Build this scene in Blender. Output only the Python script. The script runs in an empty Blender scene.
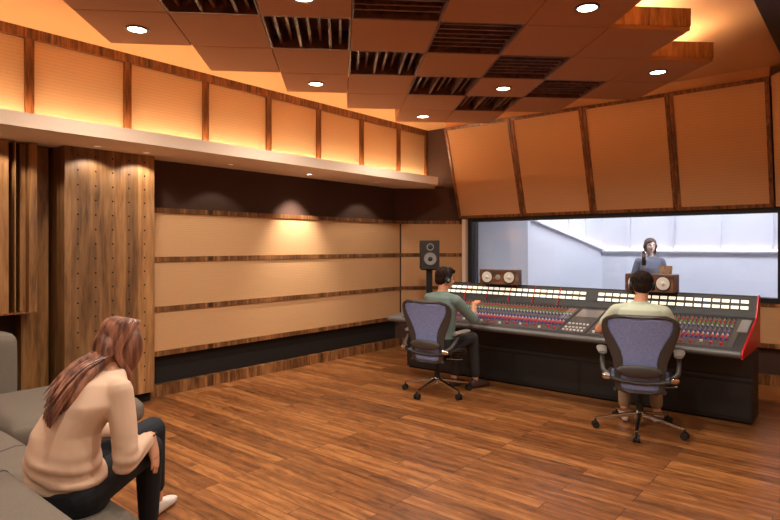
import bpy, bmesh, math, random
from mathutils import Vector, Matrix, Quaternion
random.seed(7)
V = Vector
col = bpy.context.scene.collection
PI = math.pi

# ------------------------------------------------------------------ materials
def lin(c):
    return tuple((x/255/12.92 if x/255 <= .04045 else ((x/255+.055)/1.055)**2.4) for x in c) + (1,)

def newmat(name):
    m = bpy.data.materials.new(name); m.use_nodes = True
    nt = m.node_tree; b = nt.nodes['Principled BSDF']
    return m, nt, b

def plain(name, rgb, rough=.6, metal=0, spec=.5, bump=0, bscale=200, var=0, vscale=3):
    m, nt, b = newmat(name)
    b.inputs['Base Color'].default_value = lin(rgb)
    b.inputs['Roughness'].default_value = rough
    b.inputs['Metallic'].default_value = metal
    b.inputs['Specular IOR Level'].default_value = spec
    tc = nt.nodes.new('ShaderNodeTexCoord')
    if bump:
        n = nt.nodes.new('ShaderNodeTexNoise'); n.inputs['Scale'].default_value = bscale
        n.inputs['Detail'].default_value = 3
        nt.links.new(tc.outputs['Object'], n.inputs['Vector'])
        bp = nt.nodes.new('ShaderNodeBump'); bp.inputs['Strength'].default_value = bump
        bp.inputs['Distance'].default_value = .004
        nt.links.new(n.outputs['Fac'], bp.inputs['Height'])
        nt.links.new(bp.outputs['Normal'], b.inputs['Normal'])
    if var:
        n = nt.nodes.new('ShaderNodeTexNoise'); n.inputs['Scale'].default_value = vscale
        n.inputs['Detail'].default_value = 6
        nt.links.new(tc.outputs['Object'], n.inputs['Vector'])
        r = nt.nodes.new('ShaderNodeMapRange')
        r.inputs[1].default_value = .3; r.inputs[2].default_value = .7
        r.inputs[3].default_value = 1-var; r.inputs[4].default_value = 1+var*.6
        nt.links.new(n.outputs['Fac'], r.inputs[0])
        mx = nt.nodes.new('ShaderNodeMix'); mx.data_type = 'RGBA'; mx.blend_type = 'MULTIPLY'
        mx.inputs[0].default_value = 1
        mx.inputs[6].default_value = lin(rgb)
        nt.links.new(r.outputs[0], mx.inputs[7])
        nt.links.new(mx.outputs[2], b.inputs['Base Color'])
    return m

def wood(name, dark, mid, light, grain='z', band=14, rough=.45, plank=None):
    """grain = axis the grain runs along; band = spatial frequency across it; plank = (axis, width) tints strips"""
    m, nt, b = newmat(name)
    N, L = nt.nodes, nt.links
    tc = N.new('ShaderNodeTexCoord')
    mp = N.new('ShaderNodeMapping')
    s = {'x': (.6, 6, 6), 'y': (6, .6, 6), 'z': (6, 6, .6)}[grain]
    mp.inputs['Scale'].default_value = tuple(k*band/14 for k in s)
    L.new(tc.outputs['Object'], mp.inputs['Vector'])
    n1 = N.new('ShaderNodeTexNoise'); n1.inputs['Scale'].default_value = 1.6
    n1.inputs['Detail'].default_value = 8; n1.inputs['Distortion'].default_value = .8
    L.new(mp.outputs[0], n1.inputs['Vector'])
    n2 = N.new('ShaderNodeTexNoise'); n2.inputs['Scale'].default_value = 9
    n2.inputs['Detail'].default_value = 4
    L.new(mp.outputs[0], n2.inputs['Vector'])
    ad = N.new('ShaderNodeMath'); ad.operation = 'MULTIPLY_ADD'
    ad.inputs[1].default_value = .35
    L.new(n2.outputs['Fac'], ad.inputs[0]); L.new(n1.outputs['Fac'], ad.inputs[2])
    cr = N.new('ShaderNodeValToRGB')
    e = cr.color_ramp.elements
    e[0].position = .46; e[0].color = lin(dark)
    e[1].position = .9; e[1].color = lin(light)
    k = e.new(.66); k.color = lin(mid)
    L.new(ad.outputs[0], cr.inputs[0])
    out = cr.outputs[0]
    if plank:
        ax, w = plank
        sp = N.new('ShaderNodeSeparateXYZ'); L.new(tc.outputs['Object'], sp.inputs[0])
        d = N.new('ShaderNodeMath'); d.operation = 'DIVIDE'; d.inputs[1].default_value = w
        L.new(sp.outputs['XYZ'.index(ax.upper())], d.inputs[0])
        fl = N.new('ShaderNodeMath'); fl.operation = 'FLOOR'; L.new(d.outputs[0], fl.inputs[0])
        wn = N.new('ShaderNodeTexWhiteNoise'); wn.noise_dimensions = '1D'
        L.new(fl.outputs[0], wn.inputs['W'])
        r = N.new('ShaderNodeMapRange'); r.inputs[3].default_value = .55; r.inputs[4].default_value = 1.25
        L.new(wn.outputs['Value'], r.inputs[0])
        mx = N.new('ShaderNodeMix'); mx.data_type = 'RGBA'; mx.blend_type = 'MULTIPLY'
        mx.inputs[0].default_value = 1
        L.new(out, mx.inputs[6]); L.new(r.outputs[0], mx.inputs[7]); out = mx.outputs[2]
    L.new(out, b.inputs['Base Color'])
    b.inputs['Roughness'].default_value = rough
    bp = N.new('ShaderNodeBump'); bp.inputs['Strength'].default_value = .15
    bp.inputs['Distance'].default_value = .003
    L.new(n2.outputs['Fac'], bp.inputs['Height']); L.new(bp.outputs[0], b.inputs['Normal'])
    return m

def floor_mat():
    m, nt, b = newmat('floor_planks'); N, L = nt.nodes, nt.links
    tc = N.new('ShaderNodeTexCoord')
    br = N.new('ShaderNodeTexBrick')
    br.offset = .37; br.offset_frequency = 3; br.squash = 1
    br.inputs['Scale'].default_value = 1
    br.inputs['Mortar Size'].default_value = .0026
    br.inputs['Mortar Smooth'].default_value = .3
    br.inputs['Brick Width'].default_value = 1.15
    br.inputs['Row Height'].default_value = .118
    br.inputs['Color1'].default_value = (.0, .0, .0, 1); br.inputs['Color2'].default_value = (1, 1, 1, 1)
    br.inputs['Mortar'].default_value = (.25, .25, .25, 1)
    L.new(tc.outputs['Object'], br.inputs['Vector'])
    # grain offset per plank
    mp = N.new('ShaderNodeMapping'); mp.inputs['Scale'].default_value = (1.9, 7, 1)
    ad = N.new('ShaderNodeVectorMath'); ad.operation = 'MULTIPLY_ADD'
    ad.inputs[1].default_value = (17, 9, 5)
    L.new(br.outputs['Color'], ad.inputs[0]); L.new(tc.outputs['Object'], ad.inputs[2])
    L.new(ad.outputs[0], mp.inputs['Vector'])
    n1 = N.new('ShaderNodeTexNoise'); n1.inputs['Scale'].default_value = 1.5; n1.inputs['Detail'].default_value = 9
    n1.inputs['Distortion'].default_value = 1.6; n1.inputs['Roughness'].default_value = .62
    L.new(mp.outputs[0], n1.inputs['Vector'])
    wv = N.new('ShaderNodeTexWave'); wv.bands_direction = 'Y'; wv.inputs['Scale'].default_value = .55
    wv.inputs['Distortion'].default_value = 9; wv.inputs['Detail'].default_value = 4; wv.inputs['Detail Scale'].default_value = .8
    L.new(mp.outputs[0], wv.inputs['Vector'])
    m1 = N.new('ShaderNodeMath'); m1.operation = 'MULTIPLY_ADD'; m1.inputs[1].default_value = .16
    L.new(wv.outputs['Fac'], m1.inputs[0]); L.new(n1.outputs['Fac'], m1.inputs[2])
    sepc = N.new('ShaderNodeSeparateColor'); L.new(br.outputs['Color'], sepc.inputs[0])
    m2 = N.new('ShaderNodeMath'); m2.operation = 'MULTIPLY_ADD'; m2.inputs[1].default_value = .36
    L.new(sepc.outputs[0], m2.inputs[0]); L.new(m1.outputs[0], m2.inputs[2])
    cr = N.new('ShaderNodeValToRGB'); e = cr.color_ramp.elements
    e[0].position = .36; e[0].color = lin((66, 38, 20))
    e[1].position = 1.15; e[1].color = lin((174, 114, 64))
    k = e.new(.56); k.color = lin((112, 66, 34))
    k = e.new(.82); k.color = lin((146, 90, 48))
    L.new(m2.outputs[0], cr.inputs[0])
    mx = N.new('ShaderNodeMix'); mx.data_type = 'RGBA'
    mx.inputs[7].default_value = lin((50, 22, 12))
    L.new(br.outputs['Fac'], mx.inputs[0]); L.new(cr.outputs[0], mx.inputs[6])
    L.new(mx.outputs[2], b.inputs['Base Color'])
    b.inputs['Roughness'].default_value = .33
    bp = N.new('ShaderNodeBump'); bp.inputs['Strength'].default_value = .25; bp.inputs['Distance'].default_value = .003
    L.new(n1.outputs['Fac'], bp.inputs['Height']); L.new(bp.outputs[0], b.inputs['Normal'])
    return m

def weave(name, rgb, scale=90, depth=.25, rough=.9, var=.08):
    """fine horizontal-ribbed cloth"""
    m, nt, b = newmat(name); N, L = nt.nodes, nt.links
    tc = N.new('ShaderNodeTexCoord')
    wv = N.new('ShaderNodeTexWave'); wv.bands_direction = 'Z'; wv.inputs['Scale'].default_value = scale/6.28
    wv.inputs['Distortion'].default_value = 1.5; wv.inputs['Detail'].default_value = 2; wv.inputs['Detail Scale'].default_value = 2
    L.new(tc.outputs['Object'], wv.inputs['Vector'])
    n = N.new('ShaderNodeTexNoise'); n.inputs['Scale'].default_value = 60; L.new(tc.outputs['Object'], n.inputs['Vector'])
    n3 = N.new('ShaderNodeTexNoise'); n3.inputs['Scale'].default_value = 1.3; L.new(tc.outputs['Object'], n3.inputs['Vector'])
    a = N.new('ShaderNodeMath'); a.operation = 'ADD'; L.new(wv.outputs['Fac'], a.inputs[0]); L.new(n.outputs['Fac'], a.inputs[1])
    r = N.new('ShaderNodeMapRange'); r.inputs[1].default_value = 0; r.inputs[2].default_value = 2
    r.inputs[3].default_value = 1-var; r.inputs[4].default_value = 1+var
    L.new(a.outputs[0], r.inputs[0])
    mx = N.new('ShaderNodeMix'); mx.data_type = 'RGBA'; mx.blend_type = 'MULTIPLY'; mx.inputs[0].default_value = 1
    mx.inputs[6].default_value = lin(rgb); L.new(r.outputs[0], mx.inputs[7])
    L.new(mx.outputs[2], b.inputs['Base Color'])
    b.inputs['Roughness'].default_value = rough
    b.inputs['Specular IOR Level'].default_value = .2
    bp = N.new('ShaderNodeBump'); bp.inputs['Strength'].default_value = depth; bp.inputs['Distance'].default_value = .003
    L.new(a.outputs[0], bp.inputs['Height']); L.new(bp.outputs[0], b.inputs['Normal'])
    return m

def emit(name, rgb, strength):
    m, nt, b = newmat(name)
    b.inputs['Base Color'].default_value = lin(rgb)
    b.inputs['Emission Color'].default_value = lin(rgb)
    b.inputs['Emission Strength'].default_value = strength
    return m

def glass_mat():
    m = bpy.data.materials.new('window_glass'); m.use_nodes = True
    nt = m.node_tree; N, L = nt.nodes, nt.links
    N.remove(N['Principled BSDF'])
    t = N.new('ShaderNodeBsdfTransparent'); t.inputs[0].default_value = (.97, .98, 1, 1)
    g = N.new('ShaderNodeBsdfGlossy'); g.inputs['Roughness'].default_value = .02
    lw = N.new('ShaderNodeFresnel'); lw.inputs['IOR'].default_value = 1.5
    mx = N.new('ShaderNodeMixShader')
    L.new(lw.outputs[0], mx.inputs[0]); L.new(t.outputs[0], mx.inputs[1]); L.new(g.outputs[0], mx.inputs[2])
    L.new(mx.outputs[0], N['Material Output'].inputs[0])
    return m

def netting(name, rgb, holes=.18):
    m = bpy.data.materials.new(name); m.use_nodes = True
    nt = m.node_tree; N, L = nt.nodes, nt.links
    b = N['Principled BSDF']; b.inputs['Base Color'].default_value = lin(rgb); b.inputs['Roughness'].default_value = .55
    tc = N.new('ShaderNodeTexCoord')
    n = N.new('ShaderNodeTexVoronoi'); n.inputs['Scale'].default_value = 160; L.new(tc.outputs['Object'], n.inputs['Vector'])
    cr = N.new('ShaderNodeValToRGB'); e = cr.color_ramp.elements
    e[0].color = lin([min(255, int(c*1.1)) for c in rgb]); e[1].color = lin([int(c*.8) for c in rgb]); e[1].position = .6
    L.new(n.outputs['Distance'], cr.inputs[0]); L.new(cr.outputs[0], b.inputs['Base Color'])
    t = N.new('ShaderNodeBsdfTransparent'); mx = N.new('ShaderNodeMixShader'); mx.inputs[0].default_value = holes
    L.new(b.outputs[0], mx.inputs[1]); L.new(t.outputs[0], mx.inputs[2]); L.new(mx.outputs[0], N['Material Output'].inputs[0])
    return m

M = {}
M['floor'] = floor_mat()
M['ceiling'] = plain('ceiling_plaster', (216, 160, 108), .9, bump=.1, bscale=60)
M['brown_wall'] = plain('dark_brown_wall', (72, 46, 34), .85, bump=.1)
M['void'] = plain('black_recess', (24, 16, 13), .9)  # near-black for recessed parts and the shade painted below the wall panels
M['cream_wall'] = plain('warm_plaster', (205, 160, 115), .9)
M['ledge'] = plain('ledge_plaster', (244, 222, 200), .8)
M['fabric'] = weave('tan_fabric', (200, 154, 110))
M['fabric_up'] = weave('honey_fabric', (204, 166, 126), scale=60, depth=.15)
M['fabric_tilt'] = weave('amber_fabric', (206, 158, 112), scale=60, depth=.12)
M['tile'] = plain('cloud_tile_fabric', (172, 112, 68), .9, bump=.15, bscale=300)
M['tile_wood'] = wood('cloud_wood', (92, 56, 30), (160, 108, 62), (196, 142, 90), 'z', 22)
M['coffer'] = wood('coffer_wood', (56, 30, 20), (96, 54, 36), (128, 78, 52), 'x', 18)
M['trim'] = wood('trim_wood', (62, 34, 18), (116, 68, 36), (160, 102, 58), 'z', 40, rough=.3)
M['strip'] = wood('strip_wood', (70, 42, 24), (128, 82, 48), (176, 124, 78), 'z', 34, rough=.3, plank=('y', .085))
M['strip_x'] = wood('strip_wood_front', (70, 42, 24), (128, 82, 48), (176, 124, 78), 'z', 34, rough=.3, plank=('x', .085))
M['pillar'] = wood('pillar_wood', (92, 60, 32), (146, 100, 58), (176, 128, 80), 'z', 16, rough=.5, plank=('y', .13))
M['slat'] = wood('slat_wood', (84, 52, 26), (140, 94, 52), (170, 120, 70), 'z', 20, rough=.45)
M['hole'] = plain('drilled_hole', (40, 22, 14), .9)
M['black'] = plain('black_frame', (26, 24, 26), .45)
M['sofa'] = plain('grey_upholstery', (120, 108, 97), .95, spec=.2, bump=.5, bscale=420, var=.12, vscale=140)
M['seam'] = plain('seam_thread', (66, 58, 52), .9)
M['console'] = plain('console_charcoal', (52, 51, 53), .5, bump=.05)
M['console_top'] = plain('console_grey_panel', (84, 80, 80), .45)
M['console_base'] = plain('console_black_cabinet', (36, 32, 32), .5)
M['silver'] = plain('brushed_silver', (176, 176, 180), .35, metal=.6)
M['roll'] = plain('grey_arm_roll', (104, 102, 102), .35)
M['red'] = plain('red_lacquer', (196, 22, 30), .35)
M['meter'] = emit('meter_glow', (250, 240, 214), 1.0)
M['k_red'] = plain('knob_red', (220, 50, 60), .4)
M['k_blue'] = plain('knob_blue', (66, 74, 170), .4)
M['k_white'] = plain('knob_white', (232, 228, 224), .4)
M['k_green'] = plain('knob_green', (120, 160, 80), .4)
M['k_grey'] = plain('knob_grey', (140, 130, 130), .4)
M['k_pink'] = plain('knob_pink', (226, 120, 130), .4)
M['k_dark'] = plain('knob_dark', (30, 28, 30), .4)
M['spk_black'] = plain('speaker_black', (48, 44, 44), .5)
M['spk_wood'] = wood('speaker_walnut', (70, 42, 26), (112, 72, 46), (146, 100, 66), 'x', 26)
M['cone'] = plain('speaker_cone', (222, 214, 204), .6)
M['cone_grey'] = plain('grey_cone', (150, 146, 144), .5)
M['rubber'] = plain('black_rubber', (22, 20, 20), .6)
M['graphite'] = plain('graphite_plastic', (66, 60, 58), .45)
M['pad'] = plain('grey_arm_pad', (134, 128, 124), .5)
M['chrome'] = plain('polished_metal', (205, 200, 196), .18, metal=1)
M['net'] = netting('blue_mesh', (150, 164, 222), .05)
M['skin'] = plain('skin', (214, 150, 116), .5, var=.05, vscale=20)
M['skin_w'] = plain('skin_fair', (226, 166, 134), .5)
M['skin_s'] = plain('skin_light', (240, 208, 184), .5)
M['hair_m'] = plain('dark_brown_hair', (40, 25, 19), .8, spec=.15, bump=1, bscale=120)
M['hair_d'] = plain('black_brown_hair', (38, 26, 22), .8, spec=.15, bump=1, bscale=120)
M['hair_s'] = plain('mid_brown_hair', (96, 72, 58), .5, bump=1, bscale=120)
M['sweater'] = plain('cream_knit', (226, 190, 164), .9, spec=.2, bump=.4, bscale=350)
M['jeans'] = plain('black_denim', (34, 36, 42), .8, spec=.3, bump=.3, bscale=300)
M['shoe_w'] = plain('white_trainer', (226, 212, 204), .6)
M['shirt_g'] = plain('grey_green_shirt', (116, 134, 128), .85, bump=.2, bscale=200)
M['shirt_p'] = plain('pale_green_tee', (196, 202, 180), .85, bump=.2, bscale=200)
M['khaki'] = plain('khaki_cloth', (150, 124, 100), .85)
M['trous'] = plain('charcoal_cloth', (48, 46, 48), .85)
M['shoe_d'] = plain('dark_trainer', (70, 48, 42), .6)
M['blouse'] = plain('slate_blue_top', (112, 116, 128), .85)
M['eye'] = plain('eye_dark', (36, 24, 20), .2)
M['lip'] = plain('lip_colour', (178, 84, 74), .5)
M['booth'] = plain('booth_pale_wall', (220, 222, 227), .8, var=.03, vscale=1.5)
M['booth_floor'] = plain('booth_floor', (180, 180, 190), .6)
M['lamp'] = emit('downlight_lens', (255, 240, 214), 12)
M['lamp_dim'] = emit('dim_lens', (255, 226, 190), .5)
M['led'] = emit('warm_led', (255, 230, 190), 52)
M['led_c'] = emit('warm_led_cloud', (255, 232, 192), 190)
M['led_reflect'] = emit('reflected_led_glow', (255, 222, 200), 6)
M['booth_fill'] = emit('booth_fill_glow', (240, 243, 255), 26)
M['ring'] = plain('light_trim_ring', (60, 36, 24), .4)
M['glass'] = glass_mat()

def hair_mat():
    m, nt, b = newmat('long_auburn_hair'); N, L = nt.nodes, nt.links
    tc = N.new('ShaderNodeTexCoord'); n = N.new('ShaderNodeTexNoise')
    n.inputs['Scale'].default_value = 28; n.inputs['Detail'].default_value = 4
    mp = N.new('ShaderNodeMapping'); mp.inputs['Scale'].default_value = (1, 1, .12)
    L.new(tc.outputs['Object'], mp.inputs[0]); L.new(mp.outputs[0], n.inputs['Vector'])
    cr = N.new('ShaderNodeValToRGB'); e = cr.color_ramp.elements
    e[0].position = .36; e[0].color = lin((84, 46, 34)); e[1].position = .68; e[1].color = lin((184, 122, 94))
    L.new(n.outputs['Fac'], cr.inputs[0]); L.new(cr.outputs[0], b.inputs['Base Color'])
    b.inputs['Roughness'].default_value = .42
    return m
M['hair_w'] = hair_mat()

# ------------------------------------------------------------------ mesh builder
class MB:
    def __init__(s): s.v = []; s.f = []; s.m = []
    def add(s, vs, fs, mi=0):
        o = len(s.v); s.v += [V(p) for p in vs]
        for f in fs: s.f.append([o+i for i in f]); s.m.append(mi)
        return s
    def box(s, x0, x1, y0, y1, z0, z1, mi=0):
        return s.add([(x0,y0,z0),(x1,y0,z0),(x1,y1,z0),(x0,y1,z0),(x0,y0,z1),(x1,y0,z1),(x1,y1,z1),(x0,y1,z1)],
              [(0,3,2,1),(4,5,6,7),(0,1,5,4),(1,2,6,5),(2,3,7,6),(3,0,4,7)], mi)
    def obox(s, c, ax, ay, az, mi=0):
        c, ax, ay, az = V(c), V(ax), V(ay), V(az)
        p = [c+i*ax+j*ay+k*az for k in (-1,1) for (i,j) in ((-1,-1),(1,-1),(1,1),(-1,1))]
        return s.add(p, [(0,3,2,1),(4,5,6,7),(0,1,5,4),(1,2,6,5),(2,3,7,6),(3,0,4,7)], mi)
    def prism(s, pts, ext, mi=0):
        pts = [V(p) for p in pts]; ext = V(ext); n = len(pts)
        return s.add(pts+[p+ext for p in pts],
              [tuple(range(n))[::-1], tuple(range(n, 2*n))]+[(i,(i+1)%n,n+(i+1)%n,n+i) for i in range(n)], mi)
    def loft(s, rings, mi=0, closed=True, cap=True):
        n = len(rings[0]); vs = [p for r in rings for p in r]; fs = []
        for k in range(len(rings)-1):
            for i in range(n if closed else n-1):
                j = (i+1) % n
                fs.append((k*n+i, k*n+j, (k+1)*n+j, (k+1)*n+i))
        if cap and closed:
            fs.append(tuple(range(n))[::-1]); fs.append(tuple((len(rings)-1)*n+i for i in range(n)))
        return s.add(vs, fs, mi)
    def tube(s, path, rad, n=10, mi=0):
        path = [V(p) for p in path]
        if not hasattr(rad, '__len__'): rad = [rad]*len(path)
        rings = []; up = None
        for i, p in enumerate(path):
            d = (path[min(i+1, len(path)-1)]-path[max(i-1, 0)]).normalized()
            if up is None:
                up = V((0,0,1)) if abs(d.z) < .9 else V((1,0,0))
            a = up.cross(d).normalized(); b = d.cross(a).normalized(); up = b
            rings.append([p+(a*math.cos(t)+b*math.sin(t))*rad[i] for t in [2*PI*k/n for k in range(n)]])
        return s.loft(rings, mi)
    def cyl(s, p0, p1, r0, r1=None, n=16, mi=0): return s.tube([p0, p1], [r0, r0 if r1 is None else r1], n, mi)
    def lathe(s, c, axis, prof, n=24, mi=0):
        c, d = V(c), V(axis).normalized()
        a = (V((0,0,1)) if abs(d.z) < .9 else V((1,0,0))).cross(d).normalized(); b = d.cross(a)
        return s.loft([[c+d*h+(a*math.cos(t)+b*math.sin(t))*max(r, 1e-4) for t in [2*PI*k/n for k in range(n)]] for r, h in prof], mi)
    def ell(s, c, rx, ry, rz, n=16, m=10, mi=0):
        """ellipsoid with half-axis vectors rx, ry, rz"""
        c = V(c); rx, ry, rz = V(rx), V(ry), V(rz); rings = []
        for k in range(m+1):
            ph = -PI/2+PI*k/m; ph = max(min(ph, PI/2-.02), -PI/2+.02)
            rings.append([c+rz*math.sin(ph)+(rx*math.cos(t)+ry*math.sin(t))*math.cos(ph) for t in [2*PI*i/n for i in range(n)]])
        return s.loft(rings, mi)
    def sph(s, c, r, mi=0, n=14, m=8): return s.ell(c, (r,0,0), (0,r,0), (0,0,r), n, m, mi)
    def cap(s, p0, p1, r0, r1=None, n=14, mi=0):
        """tapered capsule"""
        r1 = r0 if r1 is None else r1
        p0, p1 = V(p0), V(p1); d = (p1-p0).normalized()
        a = (V((0,0,1)) if abs(d.z) < .9 else V((1,0,0))).cross(d).normalized(); b = d.cross(a)
        rings = []
        for ph in (-88, -60, -30, 0):
            q = math.radians(ph); rings.append([p0+d*r0*math.sin(q)+(a*math.cos(t)+b*math.sin(t))*r0*math.cos(q) for t in [2*PI*i/n for i in range(n)]])
        for ph in (0, 30, 60, 88):
            q = math.radians(ph); rings.append([p1+d*r1*math.sin(q)+(a*math.cos(t)+b*math.sin(t))*r1*math.cos(q) for t in [2*PI*i/n for i in range(n)]])
        return s.loft(rings, mi)
    def chain(s, pts, rad, mi=0):
        for i in range(len(pts)-1): s.cap(pts[i], pts[i+1], rad[i], rad[i+1], mi=mi)
        return s
    def sect(s, secs, n=22, mi=0, p=2.0):
        """loft of elliptical sections (centre, half-width vec, half-depth vec)"""
        rings = []
        for c, a, b in secs:
            c, a, b = V(c), V(a), V(b); r = []
            for k in range(n):
                t = 2*PI*k/n; ct, st = math.cos(t), math.sin(t)
                r.append(c+a*math.copysign(abs(ct)**(2/p), ct)+b*math.copysign(abs(st)**(2/p), st))
            rings.append(r)
        return s.loft(rings, mi)
    def mesh(s, name):
        me = bpy.data.meshes.new(name); me.from_pydata([tuple(p) for p in s.v], [], s.f); me.update()
        bm = bmesh.new(); bm.from_mesh(me); bmesh.ops.recalc_face_normals(bm, faces=bm.faces); bm.to_mesh(me); bm.free()
        for p, mi in zip(me.polygons, s.m): p.material_index = mi
        return me
    def build(s, name, mats, parent=None, smooth=False, bevel=0, world=True, seg=2):
        if not isinstance(mats, (list, tuple)): mats = [mats]
        if parent is None:
            xs = [p.x for p in s.v]; ys = [p.y for p in s.v]; zs = [p.z for p in s.v]
            o0 = V(((min(xs)+max(xs))/2, (min(ys)+max(ys))/2, min(zs)))
            s.v = [p-o0 for p in s.v]
        elif world:
            sh = parent.location.copy()
            if parent.parent: sh += parent.parent.location
            s.v = [p-sh for p in s.v]
        me = s.mesh(name)
        for m in mats: me.materials.append(m)
        ob = bpy.data.objects.new(name, me); col.objects.link(ob)
        if parent is None: ob.location = o0
        else: ob.parent = parent
        if smooth:
            for p in me.polygons: p.use_smooth = True
            try: me.set_sharp_from_angle(angle=math.radians(40))
            except Exception: pass
        if bevel:
            md = ob.modifiers.new('bevel', 'BEVEL'); md.width = bevel; md.segments = seg; md.limit_method = 'ANGLE'
            for p in me.polygons: p.use_smooth = True
            try: me.set_sharp_from_angle(angle=math.radians(50))
            except Exception: pass
        return ob

def tag(o, label, cat, group=None):
    o['label'] = label; o['category'] = cat
    if group: o['group'] = group
    return o
def thing(name, label, cat, loc=(0,0,0), rz=0, group=None):
    o = bpy.data.objects.new(name, None); o.empty_display_size = .1; col.objects.link(o)
    o.location = loc; o.rotation_euler = (0,0,rz)
    return tag(o, label, cat, group)
def structure(mb, name, mat, **k):
    o = mb.build(name, mat, **k); o['kind'] = 'structure'; return o
def copy_tree(o, parent=None):
    c = o.copy(); col.objects.link(c)
    if parent is not None: c.parent = parent
    for ch in list(o.children): copy_tree(ch, c)
    return c

def blob(mb, name, mat, parent, voxel=.006, smooth=6, fac=.5, disp=None, world=True):
    """union of overlapping solids as ONE continuous skin"""
    me = mb.mesh('tmp'); ob = bpy.data.objects.new('tmp', me); col.objects.link(ob)
    r = ob.modifiers.new('r', 'REMESH'); r.mode = 'VOXEL'; r.voxel_size = voxel
    if smooth:
        sm = ob.modifiers.new('s', 'SMOOTH'); sm.factor = fac; sm.iterations = smooth
    dg = bpy.context.evaluated_depsgraph_get(); dg.update()
    out = bpy.data.meshes.new_from_object(ob.evaluated_get(dg))
    bpy.data.objects.remove(ob); bpy.data.meshes.remove(me)
    out.name = name
    if disp:
        for v in out.vertices: v.co += disp(v.co, v.normal)
    if world and parent is not None:
        for v in out.vertices: v.co -= parent.location
    out.materials.clear(); out.materials.append(mat)
    for p in out.polygons: p.use_smooth = True; p.material_index = 0
    o = bpy.data.objects.new(name, out); col.objects.link(o); o.parent = parent
    return o

# ------------------------------------------------------------------ camera (eye 1.65 m, level, shifted)
EYE = 1.65
F = 578.0
cam_d = bpy.data.cameras.new('camera'); cam = bpy.data.objects.new('camera', cam_d); col.objects.link(cam)
cam.location = (0, 0, EYE); cam.rotation_euler = (PI/2, 0, math.radians(40))
cam_d.sensor_width = 36; cam_d.lens = 36*F/780; cam_d.shift_y = -14/780; cam_d.clip_start = .05
bpy.context.scene.camera = cam

# ------------------------------------------------------------------ room shell
XL, XR, YF, YB, ZC = -6.08, 1.6, 8.15, -2.6, 3.66
PX = -6.0                      # face of the left wall panels
structure(MB().box(-6.5, 1.8, -2.8, 8.15, -.1, 0), 'floor', M['floor'])
structure(MB().box(-6.5, 1.8, -2.8, 8.5, ZC, ZC+.1), 'ceiling', M['ceiling'])
mb = MB(); mb.box(-6.5, XL, 3.092, 8.5, 0, ZC); mb.box(-6.5, -6.3, -2.8, 3.092, 0, 2.6); mb.box(-6.5, XL, -2.8, 3.092, 2.6, ZC)
structure(mb, 'wall_left', M['brown_wall'])
structure(MB().box(XR, XR+.2, -2.8, 8.5, 0, ZC), 'wall_right', M['cream_wall'])
structure(MB().box(-6.08, XR, YB-.2, YB, 0, ZC), 'wall_back', M['cream_wall'])
WX0, WX1, WZ0, WZ1 = -5.07, -.875, 1.03, 2.045
mb = MB()
mb.box(-6.08, WX0-.07, YF, YF+.3, 0, ZC); mb.box(WX1+.07, XR, YF, YF+.3, 0, ZC)
mb.box(WX0-.07, WX1+.07, YF, YF+.3, 0, WZ0-.06); mb.box(WX0-.07, WX1+.07, YF, YF+.3, WZ1+.06, ZC)
structure(mb, 'wall_front', M['brown_wall'])
# chamfered corner block (45 degrees) up to the ledge
structure(MB().prism([(-6.08, 7.36, 0), (-5.27, 8.17, 0), (-6.08, 8.17, 0)], (0,0,2.6)), 'wall_corner', M['brown_wall'])
structure(MB().box(-.73, XR, -2.6, 8.15, 3.58, 3.66), 'ceiling_bulkhead', M['black'])

# baseboards
structure(MB().box(XL, XL+.01, 3.1, 7.36, .13, .444), 'wall_gap_shade', M['void'])  # thin black board, the gap's deep shade put into its colour
structure(MB().box(XL, PX, 3.1, 7.41, 0, .13), 'baseboard_left', M['strip'])
d45 = V((.7071, .7071, 0)); n45 = V((.7071, -.7071, 0))
def chamfer_box(t0, t1, z0, z1, off0, off1):
    """box on the 45 degree corner face; distances measured from P0 along the face"""
    P0 = V((-6.0, 7.41, 0))+V((-.02, .02, 0))
    m = MB(); a = P0+d45*t0; b = P0+d45*t1
    m.prism([a+n45*off0+V((0,0,z0)), b+n45*off0+V((0,0,z0)), b+n45*off1+V((0,0,z0)), a+n45*off1+V((0,0,z0))], (0,0,z1-z0))
    return m
structure(chamfer_box(.03, 1.0, 0, .13, -.02, .03), 'baseboard_corner', M['strip_x'])
structure(MB().box(-5.2, XR, YF-.04, YF, 0, .13), 'baseboard_front', M['strip_x'])

# long horizontal wood battens and fabric panels, left wall
ZB = [2.07, 1.53, .985, .50]
def trim(n, mb, mat): return structure(mb, 'trim_%d' % n, mat)
tn = 0
for z in ZB:
    tn += 1; trim(tn, MB().box(XL, PX+.012, 3.1, 7.40, z-.055, z), M['strip'])
    tn += 1; trim(tn, chamfer_box(.01, 1.06, z-.055, z, -.03, .03), M['strip_x'])
names = ['top', 'middle', 'bottom']
for i in range(3):
    o = MB().box(XL, PX-.0, 3.1, 7.40, ZB[i+1]+.001, ZB[i]-.056).build('fabric_wall_panel', M['fabric'])
    tag(o, '%s of the three long tan fabric panels on the left wall' % names[i], 'wall panel', 'long fabric panels on the left wall')
    o = chamfer_box(.02, 1.04, ZB[i+1]+.001, ZB[i]-.056, -.02, .02).build('fabric_wall_panel', M['fabric'])
    tag(o, '%s short tan fabric panel on the angled corner behind the black standing speaker' % names[i], 'wall panel', 'short fabric panels on the angled corner')
# end strip beside the window; its pale colour stands for a lit edge
tn += 1; trim(tn, MB().box(-5.215, -5.15, YF-.09, YF, 0, 2.09), M['ledge'])
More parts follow.
